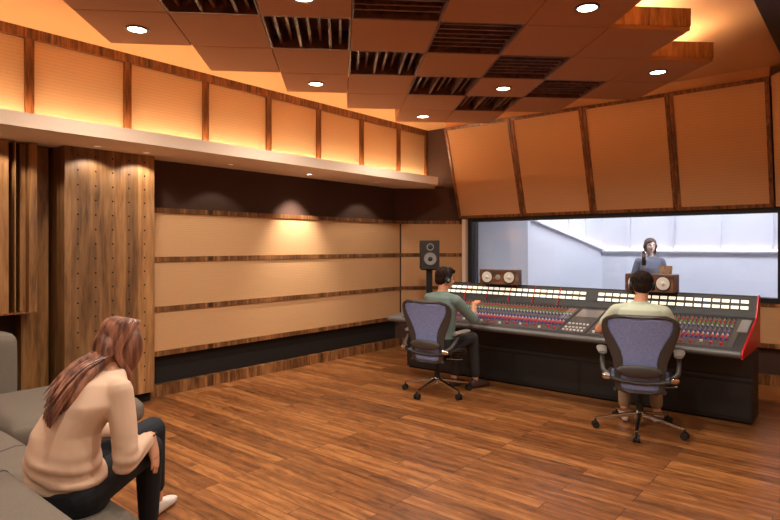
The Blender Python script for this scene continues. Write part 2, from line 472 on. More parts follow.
# dado below the window
for a, b in ((.985, .62), ):
    pass
o = MB().box(-5.1, XR, YF-.05, YF, .50, .93).build('fabric_wall_panel', M['fabric'])
tag(o, 'low tan fabric panel under the control room window behind the mixing console', 'wall panel')
tn += 1; trim(tn, MB().box(-5.1, XR, YF-.06, YF, .445, .499), M['strip_x'])
tn += 1; trim(tn, MB().box(-5.1, XR, YF-.06, YF, .931, .97), M['strip_x'])

# cove ledge
structure(MB().prism([(XL, -2.6, 2.60), (-5.2, -2.6, 2.60), (-5.2, 7.36, 2.60), (-5.45, 7.62, 2.6), (-5.82, 7.62, 2.6), (-5.82, 8.14, 2.6), (XL, 8.14, 2.60)], (0,0,.118)), 'ledge_left', M['ledge'])
o = MB().box(-5.90, -5.87, -2.2, 8.05, 2.72, 2.735).build('light_strip', M['led'])
tag(o, 'glowing warm light strip lying on top of the cove ledge', 'light strip')

# upper backlit panels on the left wall
post_px = [-60, 29, 127, 205, 268, 318, 361, 398, 430]
def wall_y(px, x=-6.0):
    u = (px-390)/F
    c, s = math.cos(math.radians(40)), math.sin(math.radians(40))
    dx, dy = -s+u*c, c+u*s
    return x/dx*dy
ys = [wall_y(p) for p in post_px[1:-1]]
step = sum(ys[i+1]-ys[i] for i in range(len(ys)-1))/(len(ys)-1)
posts = [ys[0]-step*k for k in (3, 2, 1)] + ys + [8.12]
tn += 1; trim(tn, MB().box(XL, PX+.03, -2.5, 8.14, 3.565, 3.66), M['trim'])
for y in posts:
    tn += 1; trim(tn, MB().box(XL, PX+.03, y-.035, y+.035, 2.72, 3.565), M['trim'])
words = ['third beyond the left frame edge', 'second beyond the left frame edge', 'cut off by the left edge of the photo',
         'largest fully seen, first from the left', 'second fully seen from the left', 'third fully seen from the left',
         'fourth fully seen from the left', 'fifth fully seen from the left', 'sixth fully seen from the left',
         'narrowest, farthest along, next to the tilted panels']
for i in range(2, len(posts)-1):
    o = MB().box(XL+.005, PX, posts[i]+.036, posts[i+1]-.036, 2.72, 3.564).build('backlit_wall_panel', M['fabric_up'], bevel=.006)
    tag(o, 'glowing honey fabric panel above the ledge, '+words[i], 'wall panel', 'backlit fabric panels above the cove ledge')

# perforated wood pillar panel
pt = thing('perforated_panel', 'tall perforated wooden panel beside the long fabric wall panels', 'wood panel', (-5.95, 2.65, .1))
MB().box(-6.29, -5.85, 2.2, 3.089, .107, 2.599).build('panel_board', M['pillar'], pt, bevel=.004)
proto_h = None
for i in range(5):
    y = 2.32+i*.165
    for k in range(17):
        if proto_h is None:
            proto_h = MB().cyl((-.002, 0, 0), (.0015, 0, 0), .009, n=8).build('drilled_hole', M['hole'], pt, world=False); h_ = proto_h
        else:
            h_ = proto_h.copy(); col.objects.link(h_)
        h_.location = V((-5.85, y, .25+k*.142))-pt.location
structure(MB().box(-6.29, -5.93, 2.23, 3.085, 0, .106), 'baseboard_plinth', M['void'])
# wood return beside it
structure(MB().box(-6.3, -6.14, 1.93, 2.165, 0, 2.6), 'trim_%d' % (tn+1), M['slat']); tn += 1
# slatted diffuser
dt = thing('slat_diffuser', 'hanging wooden diffuser of vertical slats at the far left edge', 'diffuser', (-6.1, 1.2, 1.05))
MB().box(-6.28, -6.2, .1, 1.985, 1.05, 2.59).build('backing_board', M['void'], dt)
y = 1.985; seq = [(.065, -5.9), (.055, -5.97), (.05, -6.12), (.012, -5.9), (.045, -6.18), (.07, -5.9), (.05, -5.95), (.05, -6.1)]
k = 0
while y > .2:
    w, xf = seq[k % 8]; k += 1
    MB().box(-6.2, xf, y-w+.001, y-.001, 1.05, 2.59).build('slat', M['slat'], dt); y -= w
MB().box(-6.2, -5.9, .1, 1.985, 1.035, 1.05).build('bottom_edge', M['trim'], dt)

# ------------------------------------------------------------------ window
structure(MB().box(WX0-.07, WX0, YF-.03, YF+.14, WZ0-.06, WZ1+.06)
          .box(WX1, WX1+.07, YF-.03, YF+.14, WZ0-.06, WZ1+.06)
          .box(WX0, WX1, YF-.03, YF+.14, WZ0-.06, WZ0)
          .box(WX0, WX1, YF-.03, YF+.14, WZ1, WZ1+.06), 'window_1', M['black'], bevel=.006)
structure(MB().box(WX0, WX1, YF+.08, YF+.09, WZ0, WZ1), 'window_2', M['glass'])

# tilted panels above the window
structure(MB().box(-5.28, -.9, 7.67, YF, 3.545, ZC), 'ceiling_filler', M['ceiling'])  # filler added so the dark gap above the panels reads as lit ceiling
def wall_x(px, y):
    u = (px-390)/F; c, s = math.cos(math.radians(40)), math.sin(math.radians(40))
    return y/(c+u*s)*(-s+u*c)
TB, TT = (8.10, 2.11), (7.66, 3.54)     # (y, z) bottom and top of the tilt
xb = [-5.29, wall_x(524, 8.1), wall_x(594, 8.1), wall_x(678, 8.1), -.90]
xt = xb
tl = ['leftmost', 'second from the left', 'third from the left', 'rightmost and largest seen']
up = V((0, TT[0]-TB[0], TT[1]-TB[1])); un = up.normalized(); nrm = V((0, un.z, -un.y)); nrm = -nrm if nrm.y > 0 else nrm
for i in range(4):
    x0, x1 = xb[i]+.004, xb[i+1]-.004
    t = thing('tilted_panel', '%s of the forward leaning amber fabric panels above the window' % tl[i], 'wall panel',
              ((x0+x1)/2, TB[0], TB[1]), 0, 'tilted fabric panels above the window')
    P = lambda x, s_, d: V((x, TB[0], TB[1]))+up*s_+nrm*d
    L_ = up.length; fr = .045
    def slab(xa, xb_, sa, sb, d0, d1):
        m = MB(); c = P((xa+xb_)/2, (sa+sb)/2, (d0+d1)/2)
        return m.obox(c, ((xb_-xa)/2, 0, 0), up*(sb-sa)/2, nrm*(d1-d0)/2)
    s0 = fr/L_
    slab(x0+fr, x1-fr, s0, 1-s0, -.05, .012).build('fabric_face', M['fabric_tilt'], t)
    slab(x0, x0+fr, 0, 1, -.06, .025).build('frame_side', M['trim'], t)
    slab(x1-fr, x1, 0, 1, -.06, .025).build('frame_side', M['trim'], t)
    slab(x0+fr, x1-fr, 0, s0, -.06, .025).build('frame_bottom', M['trim'], t)
    slab(x0+fr, x1-fr, 1-s0, 1, -.06, .025).build('frame_top', M['trim'], t)
# last panel turned with the right corner
t = thing('tilted_panel', 'orange fabric sliver of the panel turned at the right edge of the photo', 'wall panel', (-.45, 7.7, 2.11), 0, 'tilted fabric panels above the window')
a0, b0 = V((-.885, 8.07, 2.11)), V((-.1, 7.3, 2.11)); off = V((-.31, -.31, 1.43))
MB().prism([a0, b0, b0+off, a0+V((0, -.42, 1.43))], (.05, .05, 0)).build('fabric_face', M['fabric_tilt'], t)

# ------------------------------------------------------------------ ceiling cloud
H = 1.65; ZT = EYE+H
r5 = math.radians(45)
E1 = V((-math.sin(r5), math.cos(r5), 0)); E2 = V((math.cos(r5), math.sin(r5), 0))
def ak(k): return (2.55+.415*k)*H
def bj(j): return (.0527+.393*j)*H
cells = {-3: 'PPPPPP', -2: 'PCPCPP'}
rows = {  # k: (first j, string)  P plain, L plain with light, C coffer
 -3: (-3, 'PLPPLP'), -2: (-3, 'LPCPCP'), -1: (-3, 'PCLCPL'), 0: (-3, 'LPCPCPP'), 1: (-2, 'PPCPCPL'), 2: (-1, 'LPCLCP'), 3: (0, 'PPCP'), 4: (1, 'LP')}
ct = thing('ceiling_cloud', 'suspended checkerboard ceiling cloud of brown tiles and dark slatted coffers', 'ceiling cloud',
           E1*ak(1)+E2*bj(1)+V((0,0,ZT)))
T = .17
light_pos = []
def cellpt(a, b, z): return E1*a+E2*b+V((0,0,z))
occ = {(k, j0+i): ch for k, (j0, st) in rows.items() for i, ch in enumerate(st)}
for (k, j), ch in occ.items():
    a0, a1, b0, b1 = ak(k), ak(k+1), bj(j), bj(j+1)
    g = .004
    if ch in 'PL':
        MB().prism([cellpt(a0+g, b0+g, ZT), cellpt(a0+g, b1-g, ZT), cellpt(a1-g, b1-g, ZT), cellpt(a1-g, b0+g, ZT)], (0,0,.03)).build('fabric_tile', M['tile'], ct, bevel=.004)
        if ch == 'L': light_pos.append((k, j, cellpt((a0+a1)/2, (b0+b1)/2, ZT)))
    else:
        cw = MB(); c0 = cellpt((a0+a1)/2, (b0+b1)/2, 0)
        w = .015
        for (aa, ab, ba, bb) in ((a0, a0+w, b0, b1), (a1-w, a1, b0, b1), (a0+w, a1-w, b0, b0+w), (a0+w, a1-w, b1-w, b1)):
            cw.prism([cellpt(aa, ba, ZT+.002), cellpt(aa, bb, ZT+.002), cellpt(ab, bb, ZT+.002), cellpt(ab, ba, ZT+.002)], (0,0,T))
        cw.prism([cellpt(a0, b0, ZT+T-.01), cellpt(a0, b1, ZT+T-.01), cellpt(a1, b1, ZT+T-.01), cellpt(a1, b0, ZT+T-.01)], (0,0,.01))
        cof = cw.build('coffer', M['coffer'], ct)
        fin_dir = (k+j) % 4 in (0, 1) if True else 0
        along_a = (k, j) in ((0,-1), (1,0), (2,1), (3,2), (-1,-2), (-2,-1))
        fb = MB()
        nf = 8 if along_a else 11
        for q in range(1, nf):
            tq = q/nf
            if along_a:
                bb = b0+(b1-b0)*tq; h_ = .15-.03*((q*7) % 3)
                fb.prism([cellpt(a0+w, bb-.011, ZT+T-.01-h_), cellpt(a0+w, bb+.011, ZT+T-.01-h_), cellpt(a1-w, bb+.011, ZT+T-.01-h_), cellpt(a1-w, bb-.011, ZT+T-.01-h_)], (0,0,h_))
            else:
                aa = a0+(a1-a0)*tq; h_ = .14-.012*((q*5) % 3)
                fb.prism([cellpt(aa-.011, b0+w, ZT+T-.01-h_), cellpt(aa+.011, b0+w, ZT+T-.01-h_), cellpt(aa+.011, b1-w, ZT+T-.01-h_), cellpt(aa-.011, b1-w, ZT+T-.01-h_)], (0,0,h_))
        fb.build('slats', M['coffer'], ct)
# wooden fascia on every outer edge, one per edge, plus hidden light strips above
fs = .02
for (k, j) in occ:
    a0, a1, b0, b1 = ak(k), ak(k+1), bj(j), bj(j+1)
    for nb, (aa, ab, ba, bb) in {(k-1, j): (a0, a0+fs, b0, b1), (k+1, j): (a1-fs, a1, b0, b1),
                                (k, j-1): (a0, a1, b0, b0+fs), (k, j+1): (a0, a1, b1-fs, b1)}.items():
        if nb not in occ:
            MB().prism([cellpt(aa, ba, ZT+.031), cellpt(aa, bb, ZT+.031), cellpt(ab, bb, ZT+.031), cellpt(ab, ba, ZT+.031)], (0,0,T-.031)).build('fascia', M['tile_wood'], ct)
ledp = MB()
for (k, j, ) in [(0, 3), (1, 4), (2, 4), (-1, 2), (3, 3), (4, 2), (-2, 2)]:
    a0, a1, b0, b1 = ak(k), ak(k+1), bj(j), bj(j+1)
    ledp.prism([cellpt(a0+.36, b0+.1, ZT+.04), cellpt(a0+.36, b1-.10, ZT+.04), cellpt(a0+.40, b1-.10, ZT+.04), cellpt(a0+.40, b0+.1, ZT+.04)], (0,0,.012))
ledp.build('light_strip', M['led_c'], ct)
for (k, j) in ((1,1),(-1,-1),(-1,1),(2,3)):      # hanger rods
    MB().cyl(cellpt(ak(k), bj(j), ZT+T), cellpt(ak(k), bj(j), ZC), .006, n=8).build('hanger', M['black'], ct)

lab = {(-1,-1): 'round ceiling downlight cut by the top edge of the photo, left of centre',
       (-1,2): 'round ceiling downlight near the top edge, right of centre, biggest seen',
       (0,-3): 'round ceiling downlight in the leftmost tile of the ceiling cloud',
       (1,4): 'round ceiling downlight in the rightmost tile, beside the glowing wood fascia',
       (2,-1): 'round ceiling downlight in a corner tile above the left wall panels',
       (2,2): 'round ceiling downlight between two dark coffers over the console',
       (4,1): 'round ceiling downlight in the farthest row, above the left console operator',
       (-2,-3): 'added unseen ceiling downlight above the left sofa', (-3,-2): 'added unseen ceiling downlight over the sofa',
       (-3,1): 'added unseen ceiling downlight just above the camera'}  # the out-of-frame ones are added to light the woman on the sofa
proto = None
def make_downlight(label, p):
    t = thing('downlight', label, 'downlight', p, 0, 'round ceiling downlights')
    MB().lathe((0,0,0), (0,0,-1), [(.085, -.001), (.085, .006), (.07, .008), (.066, .003), (.066, -.001)]).build('trim_ring', M['ring'], t, smooth=True, world=False)
    MB().lathe((0,0,0), (0,0,-1), [(.066, 0), (.066, .003), (.03, .0045), (.001, .005)]).build('lens', M['lamp'], t, smooth=True, world=False)
    return t
def spot(loc, energy, ang=2.85, blend=.7, colr=(1, .93, .80), rad=.06, name='lamp_beam', target=None):
    l = bpy.data.lights.new(name, 'SPOT'); l.energy = energy; l.spot_size = ang; l.spot_blend = blend
    l.color = colr; l.shadow_soft_size = rad
    o = bpy.data.objects.new(name, l); col.objects.link(o); o.location = loc
    if target is not None: o.rotation_euler = (V(target)-V(loc)).to_track_quat('-Z', 'Y').to_euler()
    return o
for (k, j, p) in light_pos:
    p = p+V((0,0,-.001))
    if proto is None: proto = make_downlight(lab[(k, j)], p)
    else:
        c = copy_tree(proto); c.location = p; c['label'] = lab[(k, j)]
    spot(p+V((0,0,-.03)), 78)
# unseen downlights added behind and beside the camera to light the room
for i, (x, y) in enumerate(((-1.6, -1.2), (.6, -1.0), (.7, 1.5), (-4.3, -1.3), (.6, 4.2))):
    c = copy_tree(proto); zc = ZC if x < -.73 else 3.58
    c.location = (x, y, zc-.001)
    c['label'] = 'added unseen downlight lighting the room from behind or beside the camera'
    spot((x, y, zc-.03), 78)
# small spots under the ledge
for i, (y, e, w) in enumerate(((5.16, 200, 'over the bright patch on the long wall panels'), (3.95, 10, 'left of the bright wall patch'),
                              (2.9, 16, 'over the right half of the perforated panel'), (2.42, 16, 'over the left half of the perforated panel'),
                              (1.6, 20, 'over the vertical slat diffuser'), (6.5, 14, 'nearest to the corner speaker'))):
    t = thing('ledge_spotlight', 'small spotlight under the cove ledge, '+w, 'spotlight', (-5.66 if y < 3.2 else -5.72, y, 2.6), 0, 'small spotlights under the ledge')
    MB().lathe((0,0,0), (0,0,-1), [(.04, -.001), (.04, .006), (.03, .007), (.03, 0)]).build('trim_ring', M['ledge'], t, smooth=True, world=False)
    MB().lathe((0,0,0), (0,0,-1), [(.03, 0), (.03, .003), (.001, .004)]).build('lens', M['lamp'] if e > 50 else M['lamp_dim'], t, smooth=True, world=False)
    spot((t.location.x, y, 2.575), e, ang=1.35 if e > 50 else (2.3 if y < 3.2 else 1.9), blend=1 if e > 50 else .3, rad=.02, target=(-5.98, y, 1.5) if e > 50 else None)

# ------------------------------------------------------------------ mixing console
CX0, CX1 = -4.92, -.88
mc = thing('mixing_console', 'long grey mixing console with knobs, lit meters and red end panel under window', 'mixing console', ((CX0+CX1)/2, 6.3, 0))
MB().box(-4.9, CX1+.02, 6.2, 6.55, .02, .66).build('base_cabinet', M['console_base'], mc, bevel=.006)
MB().box(-4.88, CX1, 6.22, 6.53, 0, .02).build('plinth', M['void'], mc)
MB().box(-4.9, CX1+.02, 6.185, 6.2, .40, .43).build('cabinet_rail', M['console'], mc)
for i in range(5):
    x = -4.9+i*.81+.02
    MB().box(x, x+.77, 6.192, 6.2, .05, .38).build('cabinet_door', M['console_base'], mc, bevel=.004)
prof = [(5.83, .66), (5.83, .70), (5.86, .725), (6.60, .925), (6.66, .94), (6.76, 1.15), (6.80, 1.15), (6.80, .66)]
bodyx0, bodyx1 = -4.72, CX1-.017
MB().prism([(bodyx0, y, z) for y, z in prof], (bodyx1-bodyx0, 0, 0)).build('console_body', M['console'], mc, bevel=.003)
# wing at left end (flat shelf)
MB().prism([(CX0, y, z) for y, z in [(5.83, .66), (5.83, .70), (5.86, .725), (6.5, .80), (6.5, .66)]], (.2, 0, 0)).build('end_shelf', M['roll'], mc, bevel=.004)
rp = [(5.815, .66), (5.815, .70), (5.85, .73), (6.61, .94), (6.75, 1.157), (6.81, 1.157), (6.81, .66)]
MB().prism([(CX1-.016, y, z) for y, z in rp], (.018, 0, 0)).build('end_panel', M['red'], mc, bevel=.003)['label'] = 'red slanted end panel'
MB().tube([(CX0, 5.835, .695), (CX1-.017, 5.835, .695)], .028, 14).build('arm_roll', M['roll'], mc, smooth=True)['label'] = 'smooth grey front roll'
# sloping surface
S0, S1 = V((0, 5.89, .733)), V((0, 6.60, .925)); sd = (S1-S0); sn = V((0, -sd.z, sd.y)).normalized()
def surf(x, t, h=0): return V((x, 0, 0))+S0+sd*t+sn*h
def plate(x0, x1, t0, t1, h0, h1, mi=0, mb=None):
    m = mb or MB(); c = (surf(x0, t0, h0)+surf(x1, t1, h1))/2
    return m.obox(c, ((x1-x0)/2, 0, 0), sd*(t1-t0)/2, sn*(h1-h0)/2, mi)
plate(-4.66, -2.62, .02, .98, .0, .004).build('channel_panel', M['console_top'], mc)
plate(-2.30, -.98, .02, .98, .0, .004).build('channel_panel', M['console_top'], mc)
plate(-2.60, -2.32, .02, .98, .0, .006).build('centre_panel', M['console_top'], mc)
chan = [-4.58+.083*i for i in range(24)] + [-2.235+.083*i for i in range(15)]
chan = [x for x in chan if x < -1.0]
slots = MB()
for x in chan:
    plate(x-.003, x+.003, .04, .2, .004, .0048, mb=slots)
    plate(x+.0395, x+.0425, .02, .98, .004, .0046, mb=slots)
slots.build('fader_slots', M['k_dark'], mc)
cols = {'r': 'k_red', 'b': 'k_blue', 'w': 'k_white', 'g': 'k_green', 'y': 'k_grey', 'p': 'k_pink', 'd': 'k_dark'}
rowsk = [(.24, 'b', .011), (.29, 'r', .012), (.34, 'p', .011), (.39, 'w', .009), (.44, 'b', .011), (.50, 'y', .011), (.56, 'y', .010), (.62, 'b', .011),
         (.67, 'w', .009), (.72, 'g', .011), (.77, 'g', .009), (.83, 'r', .011), (.89, 'y', .010), (.94, 'd', .009)]
cols['o'] = 'k_grey'
mk = [M[v] for v in ['k_red', 'k_blue', 'k_white', 'k_green', 'k_grey', 'k_pink', 'k_dark']]
mi_of = {c: i for i, c in enumerate('rbwgypd')}
knobs = []
for x in chan:
    for (t, c, r) in rowsk:
        for dx in (-.02, .02):
            knobs.append((x+dx, t, c, r))
knobs.sort(key=lambda q: -q[0])
rest = MB()
for i, (x, t, c, r) in enumerate(knobs):
    m = MB() if i < 90 else rest
    m.cyl(surf(x, t, .003), surf(x, t, .022), r, r*.8, 8 if i < 90 else 6, 0 if i < 90 else mi_of[c])
    if i < 90: m.build('knob', M[cols[c]], mc)
ro = rest.build('knob_field', mk, mc); ro['kind'] = 'stuff'
for i, x in enumerate(chan):
    t = .07+.09*random.random()
    c = 'r' if i % 3 else 'w'
    fo = MB(); plate(x-.012, x+.012, t-.015, t+.015, .004, .022, mb=fo); fo.build('fader_cap', M[cols[c]], mc)
# centre section details
m = MB(); plate(-2.585, -2.335, .62, .92, .006, .010, mb=m); m.build('script_tray', M['silver'], mc)
for i in range(6):
    for t0 in (.06, .16, .3):
        m = MB(); plate(-2.57+.04*i, -2.55+.04*i, t0, t0+.035, .006, .018, mb=m); m.build('button', M['k_white'], mc)
m = MB(); plate(-1.0, -.915, .55, .97, .0, .007, mb=m); m.build('side_plate', M['silver'], mc)
m = MB(); plate(-2.74, -2.64, .5, .95, .004, .009, mb=m); m.build('side_plate', M['silver'], mc)
# meter bridge
B0, B1 = V((0, 6.66, .94)), V((0, 6.76, 1.15)); bd = B1-B0; bn = V((0, -bd.z, bd.y)).normalized()
def mplate(x0, x1, t0, t1, h0, h1, mb):
    c = B0+bd*((t0+t1)/2)+bn*((h0+h1)/2)+V(((x0+x1)/2, 0, 0))
    return mb.obox(c, ((x1-x0)/2, 0, 0), bd*(t1-t0)/2, bn*(h1-h0)/2)
mcols = [-4.60+.083*i for i in range(24)]+[-2.475+.0845*i for i in range(18)]
for x in mcols:
    for (t0, t1) in ((.36, .50), (.64, .78)):
        m = MB(); mplate(x+.005, x+.072, t0, t1, -.002, .003, m); m.build('meter_display', M['meter'], mc)
m = MB(); mplate(bodyx0+.01, bodyx1-.01, .95, 1.0, 0, .004, m); mplate(bodyx0+.01, bodyx1-.01, .30, .32, 0, .003, m); m.build('bridge_trim', M['black'], mc)
for k in range(6):
    x = -4.60+.083*4*k-.004
    m = MB(); m.cyl(B0+bd*.98+bn*.010+V((x+.012, 0, 0)), B0-bd*.12+bn*.012+V((x, 0, 0)), .006, n=6); m.build('divider_rod', M['red'], mc)['label'] = 'thin red divider rod'

# ------------------------------------------------------------------ loudspeakers on the console
def nearfield(x, y, label, rz):
    t = thing('console_speaker', label, 'speaker', (x, y, 1.152), rz, 'walnut speakers lying on the console')
    w, h, d = .255, .19, .19
    MB().box(-w, w, -.1, d-.1, 0, h).build('cabinet', M['spk_wood'], t, bevel=.006, world=False)
    for s in (-1, 1):
        c = V((s*.15, -.1, h/2))
        MB().lathe(c, (0,-1,0), [(.082, -.002), (.082, .006), (.072, .008), (.070, -.001)]).build('woofer_ring', M['spk_black'], t, smooth=True, world=False)
        wf = MB().lathe(c, (0,-1,0), [(.070, .001), (.069, .006), (.060, .008), (.03, .003), (.026, .004)]).build('woofer', M['cone'], t, smooth=True, world=False)
        MB().lathe(c, (0,-1,0), [(.024, .002), (.022, .008), (.012, .013), (.001, .015)]).build('dust_cap', M['cone'], wf, smooth=True, world=False)
    MB().lathe(V((0, -.1, h/2)), (0,-1,0), [(.034, -.002), (.034, .003), (.02, .004), (.012, .009), (.001, .011)]).build('tweeter', M['cone_grey'], t, smooth=True, world=False)
    return t
nearfield(-3.75, 6.72, 'walnut two-cone speaker lying on the console left of the singer', math.radians(8))
nearfield(-1.88, 6.72, 'walnut two-cone speaker on the console behind the right operator head', math.radians(-4))
# black speaker on stand by the corner
sp = thing('speaker_stand', 'black pole stand under the corner speaker', 'stand', (-5.2, 7.13, 0), math.radians(42))
MB().lathe((0,0,0), (0,0,1), [(.17, 0), (.17, .015), (.03, .03)]).build('foot_plate', M['black'], sp, smooth=True, world=False)
MB().box(-.045, .045, -.03, .03, .02, 1.285).build('pole', M['black'], sp, world=False, bevel=.005)
MB().box(-.12, .12, -.1, .1, 1.285, 1.30).build('top_plate', M['black'], sp, world=False)
t = thing('monitor_speaker', 'upright black two-way speaker on stand in the corner left of the window', 'speaker', (-5.2, 7.13, 1.30), math.radians(42))
MB().box(-.14, .14, -.13, .13, 0, .435).build('cabinet', M['spk_black'], t, bevel=.008, world=False)
c = V((0, -.13, .155))
MB().lathe(c, (0,-1,0), [(.108, -.002), (.108, .006), (.096, .008), (.094, 0)]).build('woofer_ring', M['graphite'], t, smooth=True, world=False)
MB().lathe(c, (0,-1,0), [(.094, .001), (.09, .008), (.08, .008), (.04, .002), (.036, .003)]).build('woofer', M['cone_grey'], t, smooth=True, world=False)
MB().lathe(c, (0,-1,0), [(.035, .002), (.03, .010), (.001, .017)]).build('dust_cap', M['spk_black'], t, smooth=True, world=False)
c = V((0, -.13, .335))
MB().lathe(c, (0,-1,0), [(.055, -.002), (.055, .005), (.044, .005), (.04, .001)]).build('tweeter_ring', M['cone_grey'], t, smooth=True, world=False)
MB().lathe(c, (0,-1,0), [(.040, .001), (.02, .006), (.001, .009)]).build('tweeter', M['spk_black'], t, smooth=True, world=False)

# ------------------------------------------------------------------ office chair
def interp(tab, z):
    for i in range(len(tab)-1):
        if tab[i][0] <= z <= tab[i+1][0]:
            f = (z-tab[i][0])/(tab[i+1][0]-tab[i][0]); f = f*f*(3-2*f) if False else f
            return [a+(b-a)*f for a, b in zip(tab[i][1:], tab[i+1][1:])]
    return list(tab[-1][1:]) if z > tab[-1][0] else list(tab[0][1:])
def make_chair(label, base_rot=0):
    t = thing('office_chair', label, 'office chair', (0,0,0), 0, 'mesh office chairs at the console')
    # z, outer half width, inner half width
    tab = [(.37, .13, .02), (.39, .18, .11), (.43, .20, .155), (.50, .205, .158), (.58, .208, .140), (.66, .218, .135), (.74, .248, .155),
           (.82, .282, .196), (.90, .306, .244), (.96, .312, .266), (1.01, .298, .258), (1.04, .265, .19), (1.06, .205, .02)]
    def yb(x, z): return -.235-.13*(z-.45)+.02*math.sin((z-.4)*5)+ (x/.3)**2*.055
    fm = MB(); n = 26
    zs = [.37+.69*i/n for i in range(n+1)]
    # netting
    g = []
    zi = [.395+.635*i/24 for i in range(25)]
    nb = MB()
    for z in zi:
        wi = interp(tab, z)[1]+.012
        g.append([V((wi*(-1+2*k/16), yb(wi*(-1+2*k/16), z), z)) for k in range(17)])
    vs = [p for r in g for p in r]; fs = [(i*17+k, i*17+k+1, (i+1)*17+k+1, (i+1)*17+k) for i in range(24) for k in range(16)]
    nb.add(vs, fs)
    no = nb.build('back_mesh', M['net'], t, smooth=True, world=False)
    md = no.modifiers.new('s', 'SOLIDIFY'); md.thickness = .004; md.offset = 0
    # frame as closed band around: outline points outer & inner
    out = []; inn = []
    for z in zs: o_, i_ = interp(tab, z); out.append((o_, z)); inn.append((i_, max(.395, min(1.03, z))))
    ring_o = [(x, z) for x, z in out]+[(-x, z) for x, z in reversed(out)]
    ring_i = [(x, z) for x, z in inn]+[(-x, z) for x, z in reversed(inn)]
    rings = []
    for (xo, zo), (xi, zi_) in zip(ring_o, ring_i):
        po = V((xo, yb(xo, zo), zo)); pi = V((xi, yb(xi, zi_), zi_)); d = V((0, .017, 0))
        rings.append([po+d*.4, (po+pi)/2+d, pi+d*.6, pi-d*.6, (po+pi)/2-d, po-d*.4])
    rings.append(rings[0])
    fm.loft(rings, cap=False)
    fm.build('back_frame', M['graphite'], t, smooth=True, world=False)
    # lumbar pad
    lp = MB(); lp.sect([((x, -.285+.9*(x*x), .575-.0*x), (0, .018, 0), (0, 0, .05*(1-(x/.19)**4)+.004)) for x in [-.185+.37*i/14 for i in range(15)]], n=12)
    lp.build('lumbar_pad', M['graphite'], t, smooth=True, world=False)
    # seat
    def zseat(x, y): return .455+.5*x*x*1.1+.02*math.cos((y)*6)-(.06*((y-.16)/.1)**2 if y > .16 else 0)+(.02*((-.15-y)/.1)**2 if y < -.15 else 0)
    sg = [[V((sx*w_, y, zseat(sx*w_, y))) for sx in [-1+2*k/14 for k in range(15)]] for y, w_ in [(-.235+.47*i/14, .235+.02*math.sin(i/14*PI)) for i in range(15)]]
    sm = MB(); sm.add([p for r in sg for p in r], [(i*15+k, i*15+k+1, (i+1)*15+k+1, (i+1)*15+k) for i in range(14) for k in range(14)])
    so = sm.build('seat_mesh', M['net'], t, smooth=True, world=False)
    md = so.modifiers.new('s', 'SOLIDIFY'); md.thickness = .012; md.offset = 0
    edge = [sg[0][k] for k in range(15)]+[sg[i][14] for i in range(1, 15)]+[sg[14][k] for k in range(13, -1, -1)]+[sg[i][0] for i in range(13, 0, -1)]
    edge.append(edge[0]); edge = [p+V((0,0,-.006)) for p in edge]
    MB().tube(edge, .017, 8).build('seat_frame', M['graphite'], t, smooth=True, world=False)
    # armrests
    for s in (-1, 1):
        a = MB(); pts = [(s*.305, -.15, .70), (s*.32, -.02, .71), (s*.325, .10, .71), (s*.315, .15, .70)]
        a.sect([((x, y, z), (w_, 0, 0), (0, 0, h_)) for (x, y, z), w_, h_ in zip(pts, (.034, .046, .046, .03), (.014, .019, .018, .012))], n=12)
        ar = a.build('armrest', M['pad'], t, smooth=True, world=False)
        MB().tube([(s*.25, -.25, .52), (s*.30, -.20, .56), (s*.31, -.13, .62), (s*.315, -.06, .69)], [.022, .02, .02, .018], 10).build('arm_post', M['graphite'], ar, smooth=True, world=False)
        MB().lathe((s*.235, -.275, .52), (s, .15, 0), [(.001, -.005), (.028, 0), (.03, .05), (.02, .065), (.001, .066)]).build('arm_clamp', M['chrome'], ar, smooth=True, world=False)
    MB().box(-.10, .10, -.16, .13, .35, .42).build('tilt_mechanism', M['rubber'], t, bevel=.02, world=False)
    MB().tube([(-.2, -.22, .40), (-.12, -.12, .385), (.12, -.12, .385), (.2, -.22, .40)], .018, 8).build('yoke', M['graphite'], t, smooth=True, world=False)
    MB().tube([(.1, .02, .39), (.27, .03, .40), (.31, .03, .405)], .009, 8).build('tilt_lever', M['chrome'], t, smooth=True, world=False)
    MB().cyl((0,0,.10), (0,0,.24), .03).cyl((0,0,.24), (0,0,.36), .018).build('gas_column', M['rubber'], t, smooth=True, world=False)
    MB().lathe((0,0,.10), (0,0,1), [(.045, 0), (.048, .04), (.035, .07), (.03, .075)]).build('base_hub', M['chrome'], t, smooth=True, world=False)
    for i in range(5):
        a = base_rot+i*2*PI/5; d = V((math.cos(a), math.sin(a), 0)); q = V((-d.y, d.x, 0))
        lg = MB().sect([((d*r)+V((0,0,z)), q*w_, V((0,0,h_))) for r, z, w_, h_ in ((.03, .145, .026, .022), (.15, .128, .021, .018), (.32, .098, .016, .013), (.385, .09, .013, .011))], n=10, p=3)
        lo = lg.build('base_leg', M['chrome'], t, smooth=True, world=False)
        cm = MB(); cpos = d*.38
        for s in (-1, 1):
            cm.cyl(cpos+q*s*.008+V((0,0,.031)), cpos+q*s*.028+V((0,0,.031)), .031, n=16)
        cm.cap(cpos+V((0,0,.04)), cpos+V((0,0,.085)), .012, .010)
        cm.build('caster', M['rubber'], lo, smooth=True, world=False)
    return t
ch2 = make_chair('blue mesh office chair seen from behind under the right console operator', math.radians(-94))
ch1 = copy_tree(ch2); ch1['label'] = 'blue mesh office chair at left end of console, turned aside, under the dark haired man'
HEAD2 = math.radians(107); HEAD1 = math.radians(84)
C2 = V((-1.62, 5.42, 0)); C1 = V((-3.78, 5.33, 0))
ch2.location = C2; ch2.rotation_euler.z = HEAD2-PI/2
ch1.location = C1; ch1.rotation_euler.z = math.radians(95)-PI/2

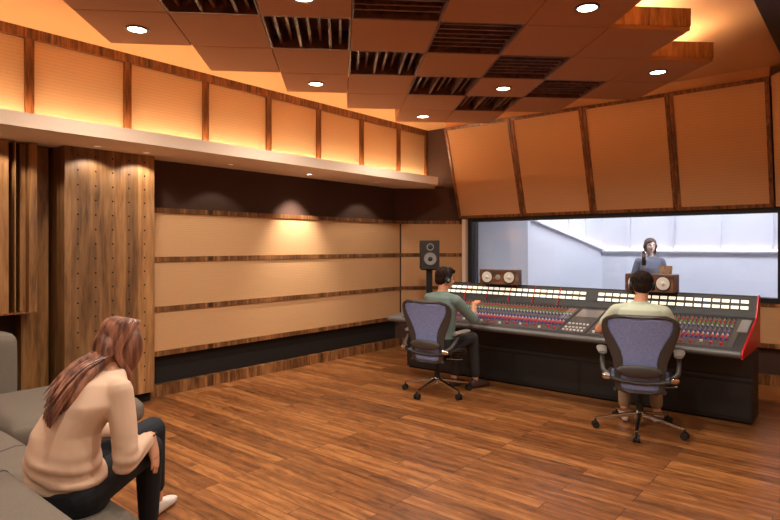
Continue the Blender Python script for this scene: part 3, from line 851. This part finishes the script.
# ------------------------------------------------------------------ people
def frame(d, up=(0,0,1)):
    d = V(d).normalized(); u = V(up); r = d.cross(u).normalized(); u = r.cross(d).normalized(); return r, d, u
def head_prims(mb, c, fwd, up=(0,0,1), s=1.0, female=False):
    """c = centre of the skull; returns frame"""
    r, f, u = frame(fwd, up); c = V(c); P = lambda x, y, z: c+(r*x+f*y+u*z)*s
    e = lambda p, a, b, d, n=18, m=12: mb.ell(P(*p), r*a*s, f*b*s, u*d*s, n, m)
    e((0, -.008, .022), .076, .094, .090)           # skull
    e((0, .022, -.035), .061, .068, .074)           # face
    e((0, .048, -.088), .034 if female else .040, .030, .024)             # chin
    e((0, .014, -.062), .054, .060, .048)           # jaw
    e((0, .078, .012), .050, .014, .014)            # brow
    for sx in (-1, 1):
        e((sx*.034, .070, -.022), .018, .014, .014)   # cheek
        e((sx*.077, -.006, -.012), .009, .017, .030)  # ear
        e((sx*.012, .094, -.034), .008, .009, .007)   # nostril
    mb.cap(P(0, .084, .006), P(0, .104, -.028), .008*s, .011*s)         # nose
    e((0, .086, -.056), .020, .009, .006); e((0, .084, -.067), .017, .009, .006)   # lips
    return P, r, f, u
def face_bits(P, r, f, u, parent, s=1.0):
    for sx in (-1, 1):
        m = MB(); m.ell(P(sx*.030, .080, .000), r*.011*s, f*.006*s, u*.005*s, 10, 6); m.build('eye', M['eye'], parent, smooth=True)
        m = MB(); m.sect([(P(sx*x, .089-.02*((x-.03)/.02)**2*.4, .019+z), f*.003*s, u*.003*s) for x, z in ((.014, 0), (.03, .004), (.046, -.001))], n=8); m.build('eyebrow', M['hair_d'], parent, smooth=True)
    m = MB(); m.ell(P(0, .093, -.061), r*.019*s, f*.005*s, u*.006*s, 12, 6); m.build('lips', M['lip'], parent, smooth=True)
def hand_prims(mb, wrist, d, back, thumb, curl=.25, s=1.0, spread=.10):
    """d = direction towards the fingers, back = outward normal of hand back, thumb = side vector of thumb"""
    w, d = V(wrist), V(d).normalized(); b = V(back); b = (b-d*b.dot(d)).normalized(); t = V(thumb); t = (t-d*t.dot(d)-b*t.dot(b)).normalized()
    mb.sect([(w-d*.01*s, t*.026*s, b*.019*s), (w+d*.03*s, t*.033*s, b*.016*s), (w+d*.07*s, t*.040*s, b*.014*s), (w+d*.092*s, t*.040*s, b*.011*s)], n=16, p=2.6)
    for i, (o, ln) in enumerate(((.030, .072), (.010, .081), (-.011, .076), (-.031, .060))):
        p = w+d*(.086-.006*abs(i-1))*s+t*o*s; dirv = (d+t*(o*spread*30*.1)).normalized(); r0 = (.0085 if i < 3 else .0072)*s
        a = 0
        for q, fr in enumerate((.44, .32, .24)):
            a += curl*(.7 if q == 0 else 1.0)
            dd = dirv*math.cos(a)-b*math.sin(a)
            e = p+dd*ln*fr*s; mb.cap(p, e, r0*(1-.06*q), r0*(.94-.07*q), n=10); p = e
    p = w+d*.022*s+t*.026*s-b*.004*s
    for q, (ln, mix) in enumerate(((.036, .9), (.032, .5), (.026, .35))):
        e = p+(d+t*mix-b*(.25+.2*q)).normalized()*ln*s; mb.cap(p, e, (.013-.002*q)*s, (.011-.0018*q)*s, n=10); p = e

def short_hair(P, r, f, u, parent, mat, s=1.0, vox=.006):
    m = MB()
    e = lambda p, a, b, d: m.ell(P(*p), r*a*s, f*b*s, u*d*s, 18, 12)
    e((0, -.020, .040), .087, .100, .088)
    e((0, -.050, -.012), .076, .062, .070)
    e((0, .040, .088), .064, .052, .038)
    for sx in (-1, 1): e((sx*.076, .012, .022), .012, .028, .040)
    e((.02, .070, .086), .045, .032, .026)
    def dsp(co, no):
        q = co*90; return no*(.0035*math.sin(q.x*1.3+q.z*.7)*math.sin(q.y*1.1+q.z*.5))
    return blob(m, 'hair', mat, parent, vox, 3, .4, dsp)
def headphones(P, r, f, u, name_parent, label):
    m = MB(); t = thing('headphones', label, 'headphones', tuple(P(0, 0, -.03)))
    arc = [P(.092*math.sin(a), -.005, .035+.088*math.cos(a)-.0) for a in [math.radians(-105+210*i/20) for i in range(21)]]
    mbx = MB().tube(arc, .009, 8); mbx.build('headband', M['rubber'], t, smooth=True)
    for sx in (-1, 1):
        cup = MB().lathe(P(sx*.078, -.004, -.012), r*sx, [(.001, -.002), (.036, 0), (.040, .012), (.034, .024), (.02, .030), (.001, .031)], 18).build('ear_cup', M['rubber'], t, smooth=True)
        MB().lathe(P(sx*.078, -.004, -.012), r*sx, [(.016, .027), (.016, .033), (.001, .034)], 12).build('cup_badge', M['silver'], cup, smooth=True)
    return t
def shoe(mb, ankle, toe_dir, s=1.0, h=.0):
    a = V(ankle); d = V(toe_dir); d.z = 0; d.normalize(); q = V((-d.y, d.x, 0)); z0 = h
    mb.sect([(V((a.x, a.y, z0))+d*x*s+V((0,0,zc*s)), q*w*s, V((0,0,hh*s))) for x, zc, w, hh in
             ((-.075, .045, .018, .028), (-.06, .05, .032, .045), (-.02, .055, .038, .053), (.05, .045, .042, .043), (.12, .034, .046, .032), (.175, .028, .04, .026), (.20, .026, .032, .018))], n=16, p=2.5)

def seated_man(root_label, C, ang, mats, cfg):
    R = Matrix.Rotation(ang-PI/2, 4, 'Z'); W = lambda x, y, z: C+R @ V((x, y, z)); D = lambda x, y, z: (R @ V((x, y, z)))
    t = thing('person', root_label, 'person', C)
    ln = cfg['lean']
    hip = W(0, -.07, .57); chest = W(0, -.07+ln*.6, .97); dz = cfg.get('drop', 0); nb = W(0, -.08+ln, 1.165-dz); hc = W(cfg.get('hx', 0), -.045+ln*1.35, 1.335-dz)
    X, Y = D(1,0,0), D(0,1,0); Z = V((0,0,1))
    torso = lambda g: [(hip+Z*-.09, X*(.16+g), Y*(.12+g)), (hip, X*(.175+g), Y*(.13+g)), (hip+Z*.14+Y*(ln*.1), X*(.155+g), Y*(.115+g)),
                       ((hip+chest)/2+Z*.06, X*(.165+g), Y*(.118+g)), (chest, X*(.185+g), Y*(.122+g)), (chest+Z*.11+Y*ln*.15, X*(.175+g), Y*(.105+g)), (nb+Z*.005, X*(.088+g*.5), Y*(.074+g*.5)), (nb+Z*.032, X*(.058+g*.7), Y*(.058+g*.7))]
    b = MB(); b.sect(torso(0)); b.cap(nb-Z*.03, hc+D(0,-.02,-.06), .062, .056)
    P, r, f, u = head_prims(b, hc, D(*cfg['look']), cfg.get('up', (0,0,1)), 1.04)
    sh = MB(); sh.sect(torso(.014))
    for s, key in ((-1, 'L'), (1, 'R')):
        S = W(s*.195, -.075+ln*.85, 1.10-dz); E = W(*cfg['el'+key]); Wr = W(*cfg['wr'+key])
        b.chain([S, E, Wr], [.056, .043, .028]); sh.cap(W(s*.10, -.08+ln*.9, 1.12-dz), S, .062, .064)
        cut = cfg['sleeve']
        if cut <= 1: Ee = S+(E-S)*cut; sh.cap(S, Ee, .066, .060)
        else: Ee = E+(Wr-E)*(cut-1); sh.chain([S, E, Ee], [.066, .054, .046])
        hd = (Wr-E).normalized() if 'hd'+key not in cfg else D(*cfg['hd'+key])
        hand_prims(b, Wr, hd, D(*cfg['bk'+key]), D(-s, .2, 0), cfg['curl'+key], 1.0)
        b_knee = W(*cfg['kn'+key]); an = W(*cfg['an'+key]); hp = W(s*.09, -.05, .555)
        b.chain([hp, b_knee, an], [.082, .056, .036])
        cfg.setdefault('legs', []).append((hp, b_knee, an, D(*cfg['toe'+key])))
    blob(b, 'body', mats[0], t, .006, 5)
    blob(sh, 'shirt', mats[1], t, .008, 6)
    tr = MB(); tr.sect([(hip-Z*.10, X*.175, Y*.135), (hip-Z*.03, X*.19, Y*.148), (hip+Z*.06, X*.186, Y*.142)])
    sk = MB()
    for hp, kn, an, td in cfg['legs']:
        tr.chain([hp, kn, kn+(an-kn)*.86], [.098, .072, .056])
        sb = MB(); shoe(sb, an, td); blob(sb, 'shoe', mats[3], t, .006, 3)
    blob(tr, 'trousers', mats[2], t, .009, 5)
    short_hair(P, r, f, u, t, mats[4], 1.04)
    face_bits(P, r, f, u, t)
    return P, r, f, u
# left operator, reaching to the console
P, r, f, u = seated_man('man in grey-green shirt with headphones seated at left end of console, hand raised', C1+V((.07, .06, 0)), HEAD1,
    (M['skin'], M['shirt_g'], M['trous'], M['shoe_d'], M['hair_m']),
    dict(drop=.05, lean=.03, hx=0, look=(.42, .9, -.12), sleeve=1.25,
         elR=(.25, .19, .83), wrR=(.08, .42, .97), hdR=(-.05, .85, .3), bkR=(.2, -.3, 1), curlR=.35,
         elL=(-.24, .12, .84), wrL=(-.08, .32, .90), hdL=(.3, .85, .05), bkL=(-.2, 0, 1), curlL=.4,
         knR=(.10, .36, .585), anR=(.10, .42, .10), toeR=(.15, 1, 0), knL=(-.11, .36, .575), anL=(-.12, .30, .10), toeL=(-.1, 1, 0)))
headphones(P, r, f, u, None, 'black headphones on the head of the left console operator')
P, r, f, u = seated_man('man in pale tee seen from behind in mesh chair, seated right at console', C2, HEAD2,
    (M['skin'], M['shirt_p'], M['khaki'], M['shoe_w'], M['hair_d']),
    dict(drop=.045, lean=.13, hx=.02, look=(-.12, .97, -.2), sleeve=.62,
         elR=(.30, .13, .86), wrR=(.20, .37, .86), bkR=(.1, 0, 1), curlR=.25, hdR=(-.1, .95, -.05),
         elL=(-.345, .10, .87), wrL=(-.24, .35, .85), bkL=(-.1, 0, 1), curlL=.25, hdL=(.1, .95, -.05),
         knR=(.13, .34, .575), anR=(.15, .32, .10), toeR=(.2, 1, 0), knL=(-.13, .34, .575), anL=(-.13, .26, .10), toeL=(-.2, 1, 0)))
headphones(P, r, f, u, None, 'black headphones on the head of the right console operator')

# woman on the sofa
wt = thing('person', 'woman with long auburn hair in cream sweater sitting on grey sofa, seen from behind', 'person', (-2.85, 1.1, .45))
Z = V((0,0,1))
fw = V((-.30, .954, 0)); rt = V((.954, .30, 0))
pel = V((-2.85, 1.09, .56)); wa = V((-2.84, 1.06, .74)); chs = V((-2.80, 1.16, .93)); nb = V((-2.80, 1.25, 1.065)); hc = V((-2.835, 1.325, 1.175))
def wt_t(g, bulge=0):
    nn = lambda v: V(v).normalized()
    up1 = nn((.0, -.8, .5)); 
    return [(pel-Z*.10, rt*(.165+g), fw*(.13+g)), (pel, rt*(.18+g), fw*(.14+g)), (wa-Z*.05, rt*(.155+g+bulge), fw*(.125+g+bulge)), (wa+Z*.06+fw*.02, rt*(.145+g+bulge), fw*(.115+g+bulge*.6)),
            (chs-fw*.01, rt*(.16+g), fw*(.11+g)), (chs+Z*.09+fw*.04, rt*(.15+g), fw*(.09+g)), (nb, rt*(.07+g*.5), fw*(.055+g*.5))]
b = MB(); b.sect(wt_t(0)); b.cap(nb-Z*.02, hc-Z*.05-fw*.01, .05, .047)
P, r, f, u = head_prims(b, hc, (.16, .96, -.26), (0, .25, 1), .98, True)
shR, elR_, wrR_ = V((-2.66, 1.235, .985)), V((-2.60, 1.24, .685)), V((-2.775, 1.44, .70))
shL, elL_, wrL_ = V((-2.97, 1.16, .99)), V((-3.06, 1.25, .72)), V((-3.00, 1.38, .69))
b.chain([shR, elR_, wrR_], [.048, .038, .025]); b.chain([shL, elL_, wrL_], [.048, .038, .025])
hand_prims(b, wrR_+V((0,.005,-.002)), (.10, .16, -1), (.65, .55, .3), (-.5, .7, .2), .12, 1.15)
hand_prims(b, wrL_, (.3, .9, -.3), (0, .3, 1), (.9, -.2, 0), .3, .95)
hipR, knR, anR = V((-2.74, 1.10, .53)), V((-2.90, 1.50, .595)), V((-2.98, 1.54, .10))
hipL, knL, anL = V((-2.96, 1.12, .53)), V((-3.17, 1.66, .60)), V((-3.38, 1.80, .10))
b.chain([hipR, knR, anR], [.085, .056, .034]); b.chain([hipL, knL, anL], [.085, .056, .034])
blob(b, 'body', M['skin_w'], wt, .005, 4)
s = MB(); s.sect(wt_t(.014, .006)[1:]); s.ell(pel+Z*.035-fw*.012, rt*.195, fw*.158, Z*.075)
s.cap(V((-2.80, 1.21, 1.01)), shR, .055, .058); s.cap(V((-2.84, 1.20, 1.01)), shL, .055, .058)
s.chain([shR, elR_, elR_+(wrR_-elR_)*.82], [.062, .056, .040]); s.chain([shL, elL_, elL_+(wrL_-elL_)*.82], [.062, .056, .040])
s.cap(elR_+V((0, 0, .04)), elR_+V((0,-.01,-.01)), .054, .052)
def folds(co, no):
    k = math.exp(-((co.z-.60)/.09)**2)
    k2 = .35*math.exp(-((co.z-.85)/.2)**2)
    return no*(k*.008*math.sin(co.z*95+co.x*30)+k2*.006*math.sin(co.x*40+co.z*28))
blob(s, 'sweater', M['sweater'], wt, .007, 7, .5, folds)
s = MB(); s.sect([(pel-Z*.125, rt*.165, fw*.135), (pel-Z*.10, rt*.190, fw*.155), (pel, rt*.200, fw*.160), (pel+Z*.05, rt*.165, fw*.13)])
s.chain([hipR, knR, knR+(anR-knR)*.80], [.100, .072, .050]); s.chain([hipL, knL, knL+(anL-knL)*.8], [.100, .072, .050])
blob(s, 'jeans', M['jeans'], wt, .007, 5)
for an, d in ((anR, (-.3, .95, 0)), (anL, (-.5, .85, 0))):
    s = MB(); shoe(s, an, d, .95); so = blob(s, 'shoe', M['shoe_w'], wt, .005, 3)
MB().tube([wrR_+V((.03*math.cos(a), .03*math.sin(a), .006+.008*math.sin(a))) for a in [2*PI*i/18 for i in range(19)]], .0035, 6).build('bracelet', M['rubber'], wt, smooth=True)
face_bits(P, r, f, u, wt)
# long hair: cap + falling strands
s = MB()
e = lambda p, a, b_, d: s.ell(P(*p), r*a, f*b_, u*d, 18, 12)
e((0, -.016, .034), .088, .100, .090); e((0, -.055, -.02), .086, .070, .095); e((-.01, -.04, -.07), .082, .058, .075)
e((.070, .030, -.035), .024, .062, .105); e((-.070, .030, -.035), .024, .062, .105)
hs = []
hpts = [P(0, -.045, .02), P(0, -.070, -.03), P(0, -.078, -.09)]; tipc = V((-2.80, 1.025, .90))
hpts += [hpts[2].lerp(tipc, .3)+V((0, -.012, .012)), hpts[2].lerp(tipc, .6)+V((0, -.012, .01)), hpts[2].lerp(tipc, .85), tipc]
for k, (c, w_, d_) in enumerate(zip(hpts, (.08, .092, .096, .10, .095, .078, .05), (.05, .048, .044, .038, .030, .022, .012))):
    t3 = (hpts[min(k+1, 6)]-hpts[max(k-1, 0)]).normalized()
    hs.append((c, r*w_, r.cross(t3).normalized()*d_))
s.sect(hs, 24)
hair = blob(s, 'hair', M['hair_w'], wt, .008, 4)
st = MB(); random.seed(3)
for i in range(210):
    th = math.radians(-100+200*random.random()); ph = random.random()
    # root on the skull top part, then down back
    x = math.sin(th); yv = -math.cos(th)
    p0 = P(.025*x, .01+.02*yv+.05*(1-ph), .124)
    p1 = P(.090*x, -.012+.094*yv, .045+.02*ph)
    p2 = P(.092*x, -.03+.085*yv*.9, -.05)
    side = abs(th) > math.radians(78)
    if side:
        p3 = P(.086*x, .03+.07*yv+.03*ph, -.12-.03*ph); p4 = P(.076*x, .03+.06*yv+.03*ph, -.16-.05*ph) 
        pts = [p0, p0.lerp(p1, .5)+u*.018+(r*x+f*yv)*.018, p1, p2, p3, p4]
    else:
        tip = V((-2.80, .985, .885))+r*(.075*x+.03*(random.random()-.5))+Z*(-.03+.14*random.random()*ph)+V((0, -.006, 0))
        m1 = p2.lerp(tip, .33)+V((-.01, -.025, .015)); m2 = p2.lerp(tip, .68)+V((0, -.022, .01))
        pts = [p0, p0.lerp(p1, .5)+u*.018+(r*x+f*yv)*.018, p1, p2, m1, m2, tip]
    # smooth
    q = []
    for a in range(len(pts)-1):
        p_1 = pts[max(a-1, 0)]; pa = pts[a]; pb = pts[a+1]; pc = pts[min(a+2, len(pts)-1)]
        for k in range(4):
            t_ = k/4; q.append(.5*((2*pa)+(-p_1+pb)*t_+(2*p_1-5*pa+4*pb-pc)*t_*t_+(-p_1+3*pa-3*pb+pc)*t_**3))
    q.append(pts[-1]); n = len(q)
    rr = .0065*(.7+.6*random.random())
    st.tube(q, [rr*min(1, .4+k/4)*(1 if k < n-5 else (n-k)/5.2) for k in range(n)], 6)
st.build('hair_strands', M['hair_w'], wt, smooth=True)

# ------------------------------------------------------------------ sofa
sf = thing('sectional_sofa', 'plush grey corner sofa in the lower left with a woman sitting on it', 'sofa', (-3.6, 1.2, 0))
def cushion(name, x0, x1, y0, y1, z0, z1, rr=.07, parent=sf, puff=.02, seam=True):
    m = MB(); me = bmesh.new(); bmesh.ops.create_cube(me, size=1)
    me.free()
    n = 12; cx, cy, cz = (x0+x1)/2, (y0+y1)/2, (z0+z1)/2; hx, hy, hz = (x1-x0)/2, (y1-y0)/2, (z1-z0)/2
    bm = bmesh.new(); bmesh.ops.create_cube(bm, size=2); bmesh.ops.subdivide_edges(bm, edges=bm.edges[:], cuts=11, use_grid_fill=True)
    def steep(t, h):      # concentrates vertices near the rounded edge
        return math.copysign(h*(1-(1-abs(t))**1.6), t)
    for v in bm.verts:
        t = v.co.copy(); p = V((steep(t.x, hx), steep(t.y, hy), steep(t.z, hz)))
        r_ = min(rr, hx, hy, hz); c = V([max(-h+r_, min(h-r_, a)) for a, h in zip(p, (hx, hy, hz))]); dd = p-c
        if dd.length > 1e-6: p = c+dd.normalized()*r_
        if t.z > .2: p.z += puff*(1-t.x**4)*(1-t.y**4)
        if t.y > .9: p.y += puff*.6*(1-t.x**4)*(1-t.z**2)
        if t.x > .9: p.x += puff*.6*(1-t.y**4)*(1-t.z**2)
        v.co = V((cx, cy, cz))+p
    me = bpy.data.meshes.new(name); 
    for v in bm.verts: v.co -= parent.location
    bm.to_mesh(me); bm.free(); me.materials.append(M['sofa'])
    for p in me.polygons: p.use_smooth = True
    o = bpy.data.objects.new(name, me); col.objects.link(o); o.parent = parent
    if seam:
        zz = cz+hz*.1; g = .0
        q = []
        for k in range(41):
            a = 2*PI*k/40; q.append(V((cx+math.copysign(abs(math.cos(a))**.3, math.cos(a))*(hx+.001), cy+math.copysign(abs(math.sin(a))**.3, math.sin(a))*(hy+.001), zz)))
        MB().tube(q, .004, 6).build('piping', M['seam'], o, world=True)
    return o
MB().box(-5.85, -4.48, -.1, 2.2, .04, .26).box(-4.48, -1.6, .1, 1.22, .04, .26).build('base_frame', M['sofa'], sf, bevel=.03)
for (x, y) in ((-5.75, 0), (-5.75, 2.1), (-4.6, 2.1), (-1.7, .2), (-1.7, 1.12), (-3.2, 1.12)):
    MB().cyl((x, y, 0), (x, y, .05), .025, .03).build('leg', M['black'], sf)
cushion('seat_cushion', -5.5, -4.42, 1.32, 2.27, .25, .44, .075)
cushion('seat_cushion', -4.5, -3.42, .72, 1.31, .25, .435, .08)
cushion('seat_cushion', -3.41, -2.52, .72, 1.30, .25, .43, .08)
cushion('seat_cushion', -2.51, -1.65, .72, 1.30, .25, .43, .08)
cushion('seat_cushion', -5.5, -4.51, .5, 1.31, .25, .44, .075)
cushion('back_cushion', -3.42, -1.62, .42, .91, .30, .66, .10)
cushion('back_cushion', -4.4, -3.43, .30, .70, .30, .625, .12)
cushion('back_cushion', -5.78, -5.48, .80, 1.70, .28, .91, .05, seam=False)
cushion('back_cushion', -5.78, -5.48, .0, .79, .28, .91, .05, seam=False)
# stitched seams crossing the tops
from mathutils.bvhtree import BVHTree
_v, _f = [], []
for c_ in [q for q in sf.children if 'cushion' in q.name]:
    o_ = len(_v); _v += [v.co+sf.location for v in c_.data.vertices]; _f += [[o_+k for k in p.vertices] for p in c_.data.polygons]
bvh = BVHTree.FromPolygons(_v, _f)
for ctl in ([(-4.98, 2.28), (-4.97, 2.1), (-4.90, 1.9), (-4.74, 1.72), (-4.46, 1.60)],
            [(-3.95, 1.33), (-3.93, 1.2), (-3.86, 1.05), (-3.72, .9), (-3.5, .8)],
            [(-2.99, .915), (-2.93, .86), (-2.84, .78), (-2.7, .66), (-2.5, .55), (-2.2, .47)]):
    pts = []
    for a in range(len(ctl)-1):
        for k in range(8):
            x = ctl[a][0]+(ctl[a+1][0]-ctl[a][0])*k/8; y = ctl[a][1]+(ctl[a+1][1]-ctl[a][1])*k/8
            hit = bvh.ray_cast(V((x, y, 2)), V((0, 0, -1)))
            if hit[0] is not None and hit[0].z > .3: pts.append(hit[0]+V((0, 0, .0005)))
    MB().tube(pts, .003, 6).build('stitched_seam', M['seam'], sf)

# ------------------------------------------------------------------ booth behind the glass
Q, Rr = V((-4.6, 9.2, 0)), V((-3.97, 11.0, 0))
def wallseg(a, b, z0, z1, th=.1):
    d = (b-a).normalized(); n = V((-d.y, d.x, 0))
    return MB().prism([a+V((0,0,z0)), b+V((0,0,z0)), b+n*th+V((0,0,z0)), a+n*th+V((0,0,z0))], (0,0,z1-z0))
structure(wallseg(V((-5.45, 8.46, 0)), Q, 0, 3.2), 'wall_booth_left', M['booth'])
structure(wallseg(Q, Rr, 0, 3.2), 'wall_booth_side', M['booth'])
structure(wallseg(Rr, V((2.4, 11.0, 0)), 0, 3.2), 'wall_booth_back', M['booth'])
structure(wallseg(V((2.4, 11.1, 0)), V((2.4, 8.46, 0)), 0, 3.2), 'wall_booth_right', M['booth'])
structure(MB().box(-5.9, 2.6, 8.46, 11.2, -.1, 0), 'floor_booth', M['booth_floor'])
structure(MB().box(-5.9, 2.6, 8.46, 11.2, 3.2, 3.3), 'ceiling_booth', M['booth'])
structure(MB().box(-3.95, 2.3, 10.93, 11.0, 1.54, 1.575), 'ledge_reflection_back', M['booth'])  # ledge and glow line model the control room's reflection in the glass
o = MB().box(-3.9, 2.2, 10.95, 10.97, 1.576, 1.586).build('light_strip', M['led_reflect']); tag(o, 'warm line in the booth standing for the reflected control room ledge glow', 'light strip')
dq = (Rr-Q).normalized(); nq = V((dq.y, -dq.x, 0))
a = Q+dq*.1; b_ = Rr-dq*.02
za, zb = 2.12, 1.56
structure(MB().prism([a+V((0,0,za-.035)), b_+V((0,0,zb+.01)), b_+V((0,0,zb+.045)), a+V((0,0,za))], nq*.06), 'ledge_reflection_side', M['booth'])  # sloping ledge shaped after the reflected cove line
o = MB().prism([a+nq*.03+V((0,0,za+.001)), b_+nq*.03+V((0,0,zb+.046)), b_+nq*.03+V((0,0,zb+.056)), a+nq*.03+V((0,0,za+.011))], nq*.02).build('light_strip', M['led_reflect'])
tag(o, 'sloping warm line standing for the ledge glow reflected in the glass', 'light strip')
for i, x in enumerate((-3.45, -2.72, -1.98, -1.25, -.5)):  # posts shaped after the control room posts mirrored in the glass
    structure(MB().box(x-.015, x+.015, 10.93, 11.0, 1.58, 3.2), 'trim_%d' % (tn+2+i), M['booth'])
for i, k in enumerate((.25, .5, .75)):  # side posts belonging to the modelled reflection
    c = a.lerp(b_, k); z = za+(zb-za)*k+.03
    structure(MB().obox(c+nq*.015+V((0,0,(z+3.2)/2)), dq*.015, nq*.015, V((0,0,(3.2-z)/2))), 'trim_%d' % (tn+8+i), M['booth'])
for i, x in enumerate((-3.4, -1.6, .4)):  # unseen flat lights added to brighten the booth
    o = MB().box(x-.5, x+.5, 9.3, 9.9, 3.17, 3.199).build('booth_fill_light', M['booth_fill'])
    tag(o, 'added unseen fill light brightening the booth from above the window', 'ceiling light', 'added fill lights inside the booth')

# singer
sx, sy = -2.86, 10.12
C3 = V((sx, sy, 0)); ang3 = math.radians(-62)
R3 = Matrix.Rotation(ang3-PI/2, 4, 'Z'); W = lambda x, y, z: C3+R3 @ V((x, y, z)); D = lambda x, y, z: R3 @ V((x, y, z))
t = thing('person', 'singer in slate blue top behind the window, standing at a microphone', 'person', C3)
X, Y = D(1,0,0), D(0,1,0)
def tor(g): return [(W(0,0,.90), X*(.17+g), Y*(.12+g)), (W(0,0,1.0), X*(.155+g), Y*(.11+g)), (W(0,0,1.12), X*(.135+g), Y*(.095+g)), (W(0,0,1.28), X*(.165+g), Y*(.115+g)), (W(0,-.01,1.40), X*(.165+g), Y*(.095+g)), (W(0,-.01,1.48), X*(.07+g*.4), Y*(.055+g*.4))]
b = MB(); b.sect(tor(0)); b.cap(W(0,-.01,1.46), W(0,.0,1.57), .05, .048)
P, r, f, u = head_prims(b, W(.0, .02, 1.655), D(-.1, 1, 0), (0,0,1), 1.0, True)
s = MB(); s.sect(tor(.015))
for q in (-1, 1):
    S, E_, Wq = W(q*.18, -.01, 1.40), W(q*.26, -.03, 1.13), W(q*.14, .18, 1.10)
    b.chain([S, E_, Wq], [.05, .04, .026]); s.cap(W(q*.08, -.01, 1.42), S, .055, .056); s.chain([S, E_, E_+(Wq-E_)*.5], [.058, .05, .042])
    hand_prims(b, Wq, D(-q*.4, .9, .2), D(0, 0, 1), D(-q, 0, 0), .3, .95)
    b.chain([W(q*.09, 0, .9), W(q*.10, .02, .5), W(q*.11, 0, .09)], [.085, .055, .036])
blob(b, 'body', M['skin_s'], t, .006, 4); blob(s, 'blouse', M['blouse'], t, .008, 5)
s = MB(); s.sect([(W(0,0,.86), X*.18, Y*.13), (W(0,0,.98), X*.17, Y*.125)])
for q in (-1, 1): s.chain([W(q*.09, 0, .88), W(q*.10, .02, .5), W(q*.11, 0, .14)], [.098, .068, .05])
blob(s, 'trousers', M['trous'], t, .009, 4)
for q in (-1, 1):
    s = MB(); shoe(s, W(q*.11, 0, .1), D(q*.15, 1, 0)); blob(s, 'shoe', M['shoe_d'], t, .007, 3)
s = MB(); e = lambda p, a_, b2, d: s.ell(P(*p), r*a_, f*b2, u*d, 16, 10)
e((0, -.02, .04), .088, .098, .088); e((0, -.055, -.04), .088, .055, .11); e((.078, -.01, -.05), .02, .05, .10); e((-.078, -.01, -.05), .02, .05, .10); e((.03, .066, .072), .045, .03, .026)
blob(s, 'hair', M['hair_s'], t, .007, 3)
face_bits(P, r, f, u, t)
headphones(P, r, f, u, None, 'dark headphones worn by the singer behind the glass')
# microphone on a boom stand, pop filter, wooden music stand
mp_ = V((-2.78, 9.52, 0))
mt = thing('microphone', 'large studio microphone on a stand in front of the singer', 'microphone', mp_)
MB().lathe(mp_, (0,0,1), [(.14, 0), (.14, .015), (.02, .03)]).build('foot_plate', M['black'], mt, smooth=True)
MB().cyl(mp_, mp_+V((0,0,1.34)), .011).build('pole', M['chrome'], mt, smooth=True)
MB().lathe(mp_+V((0,0,1.34)), (0,0,1), [(.012, 0), (.034, .012), (.036, .09), (.038, .10)]).build('mic_body', M['rubber'], mt, smooth=True)
MB().lathe(mp_+V((0,0,1.44)), (0,0,1), [(.040, 0), (.044, .01), (.044, .10), (.030, .13), (.001, .14)]).build('mic_grille', M['chrome'], mt, smooth=True)
mt2 = V((-2.56, 9.90, 0))
ms = thing('music_stand', 'small wooden music stand beside the singer behind the glass', 'music stand', mt2)
MB().cyl(mt2, mt2+V((0,0,1.12)), .014).build('pole', M['black'], ms, smooth=True)
MB().lathe(mt2, (0,0,1), [(.16, 0), (.16, .015), (.02, .03)]).build('foot_plate', M['black'], ms, smooth=True)
MB().obox(mt2+V((0, -.02, 1.22)), (.10, -.035, 0), (.004, .010, -.004), (0, .04, .11)).build('desk_board', M['slat'], ms)
MB().obox(mt2+V((0, -.09, 1.12)), (.10, -.035, 0), (.012, .04, 0), (0, 0, .008)).build('desk_lip', M['slat'], ms)

# booth fill comes from the unseen lights added under its ceiling

# ------------------------------------------------------------------ world & view
w = bpy.data.worlds.new('world'); bpy.context.scene.world = w; w.use_nodes = True
w.node_tree.nodes['Background'].inputs[0].default_value = (.02, .02, .025, 1)
vs = bpy.context.scene.view_settings
vs.view_transform = 'Standard'; vs.look = 'None'; vs.gamma = 1; vs.exposure = 0.0
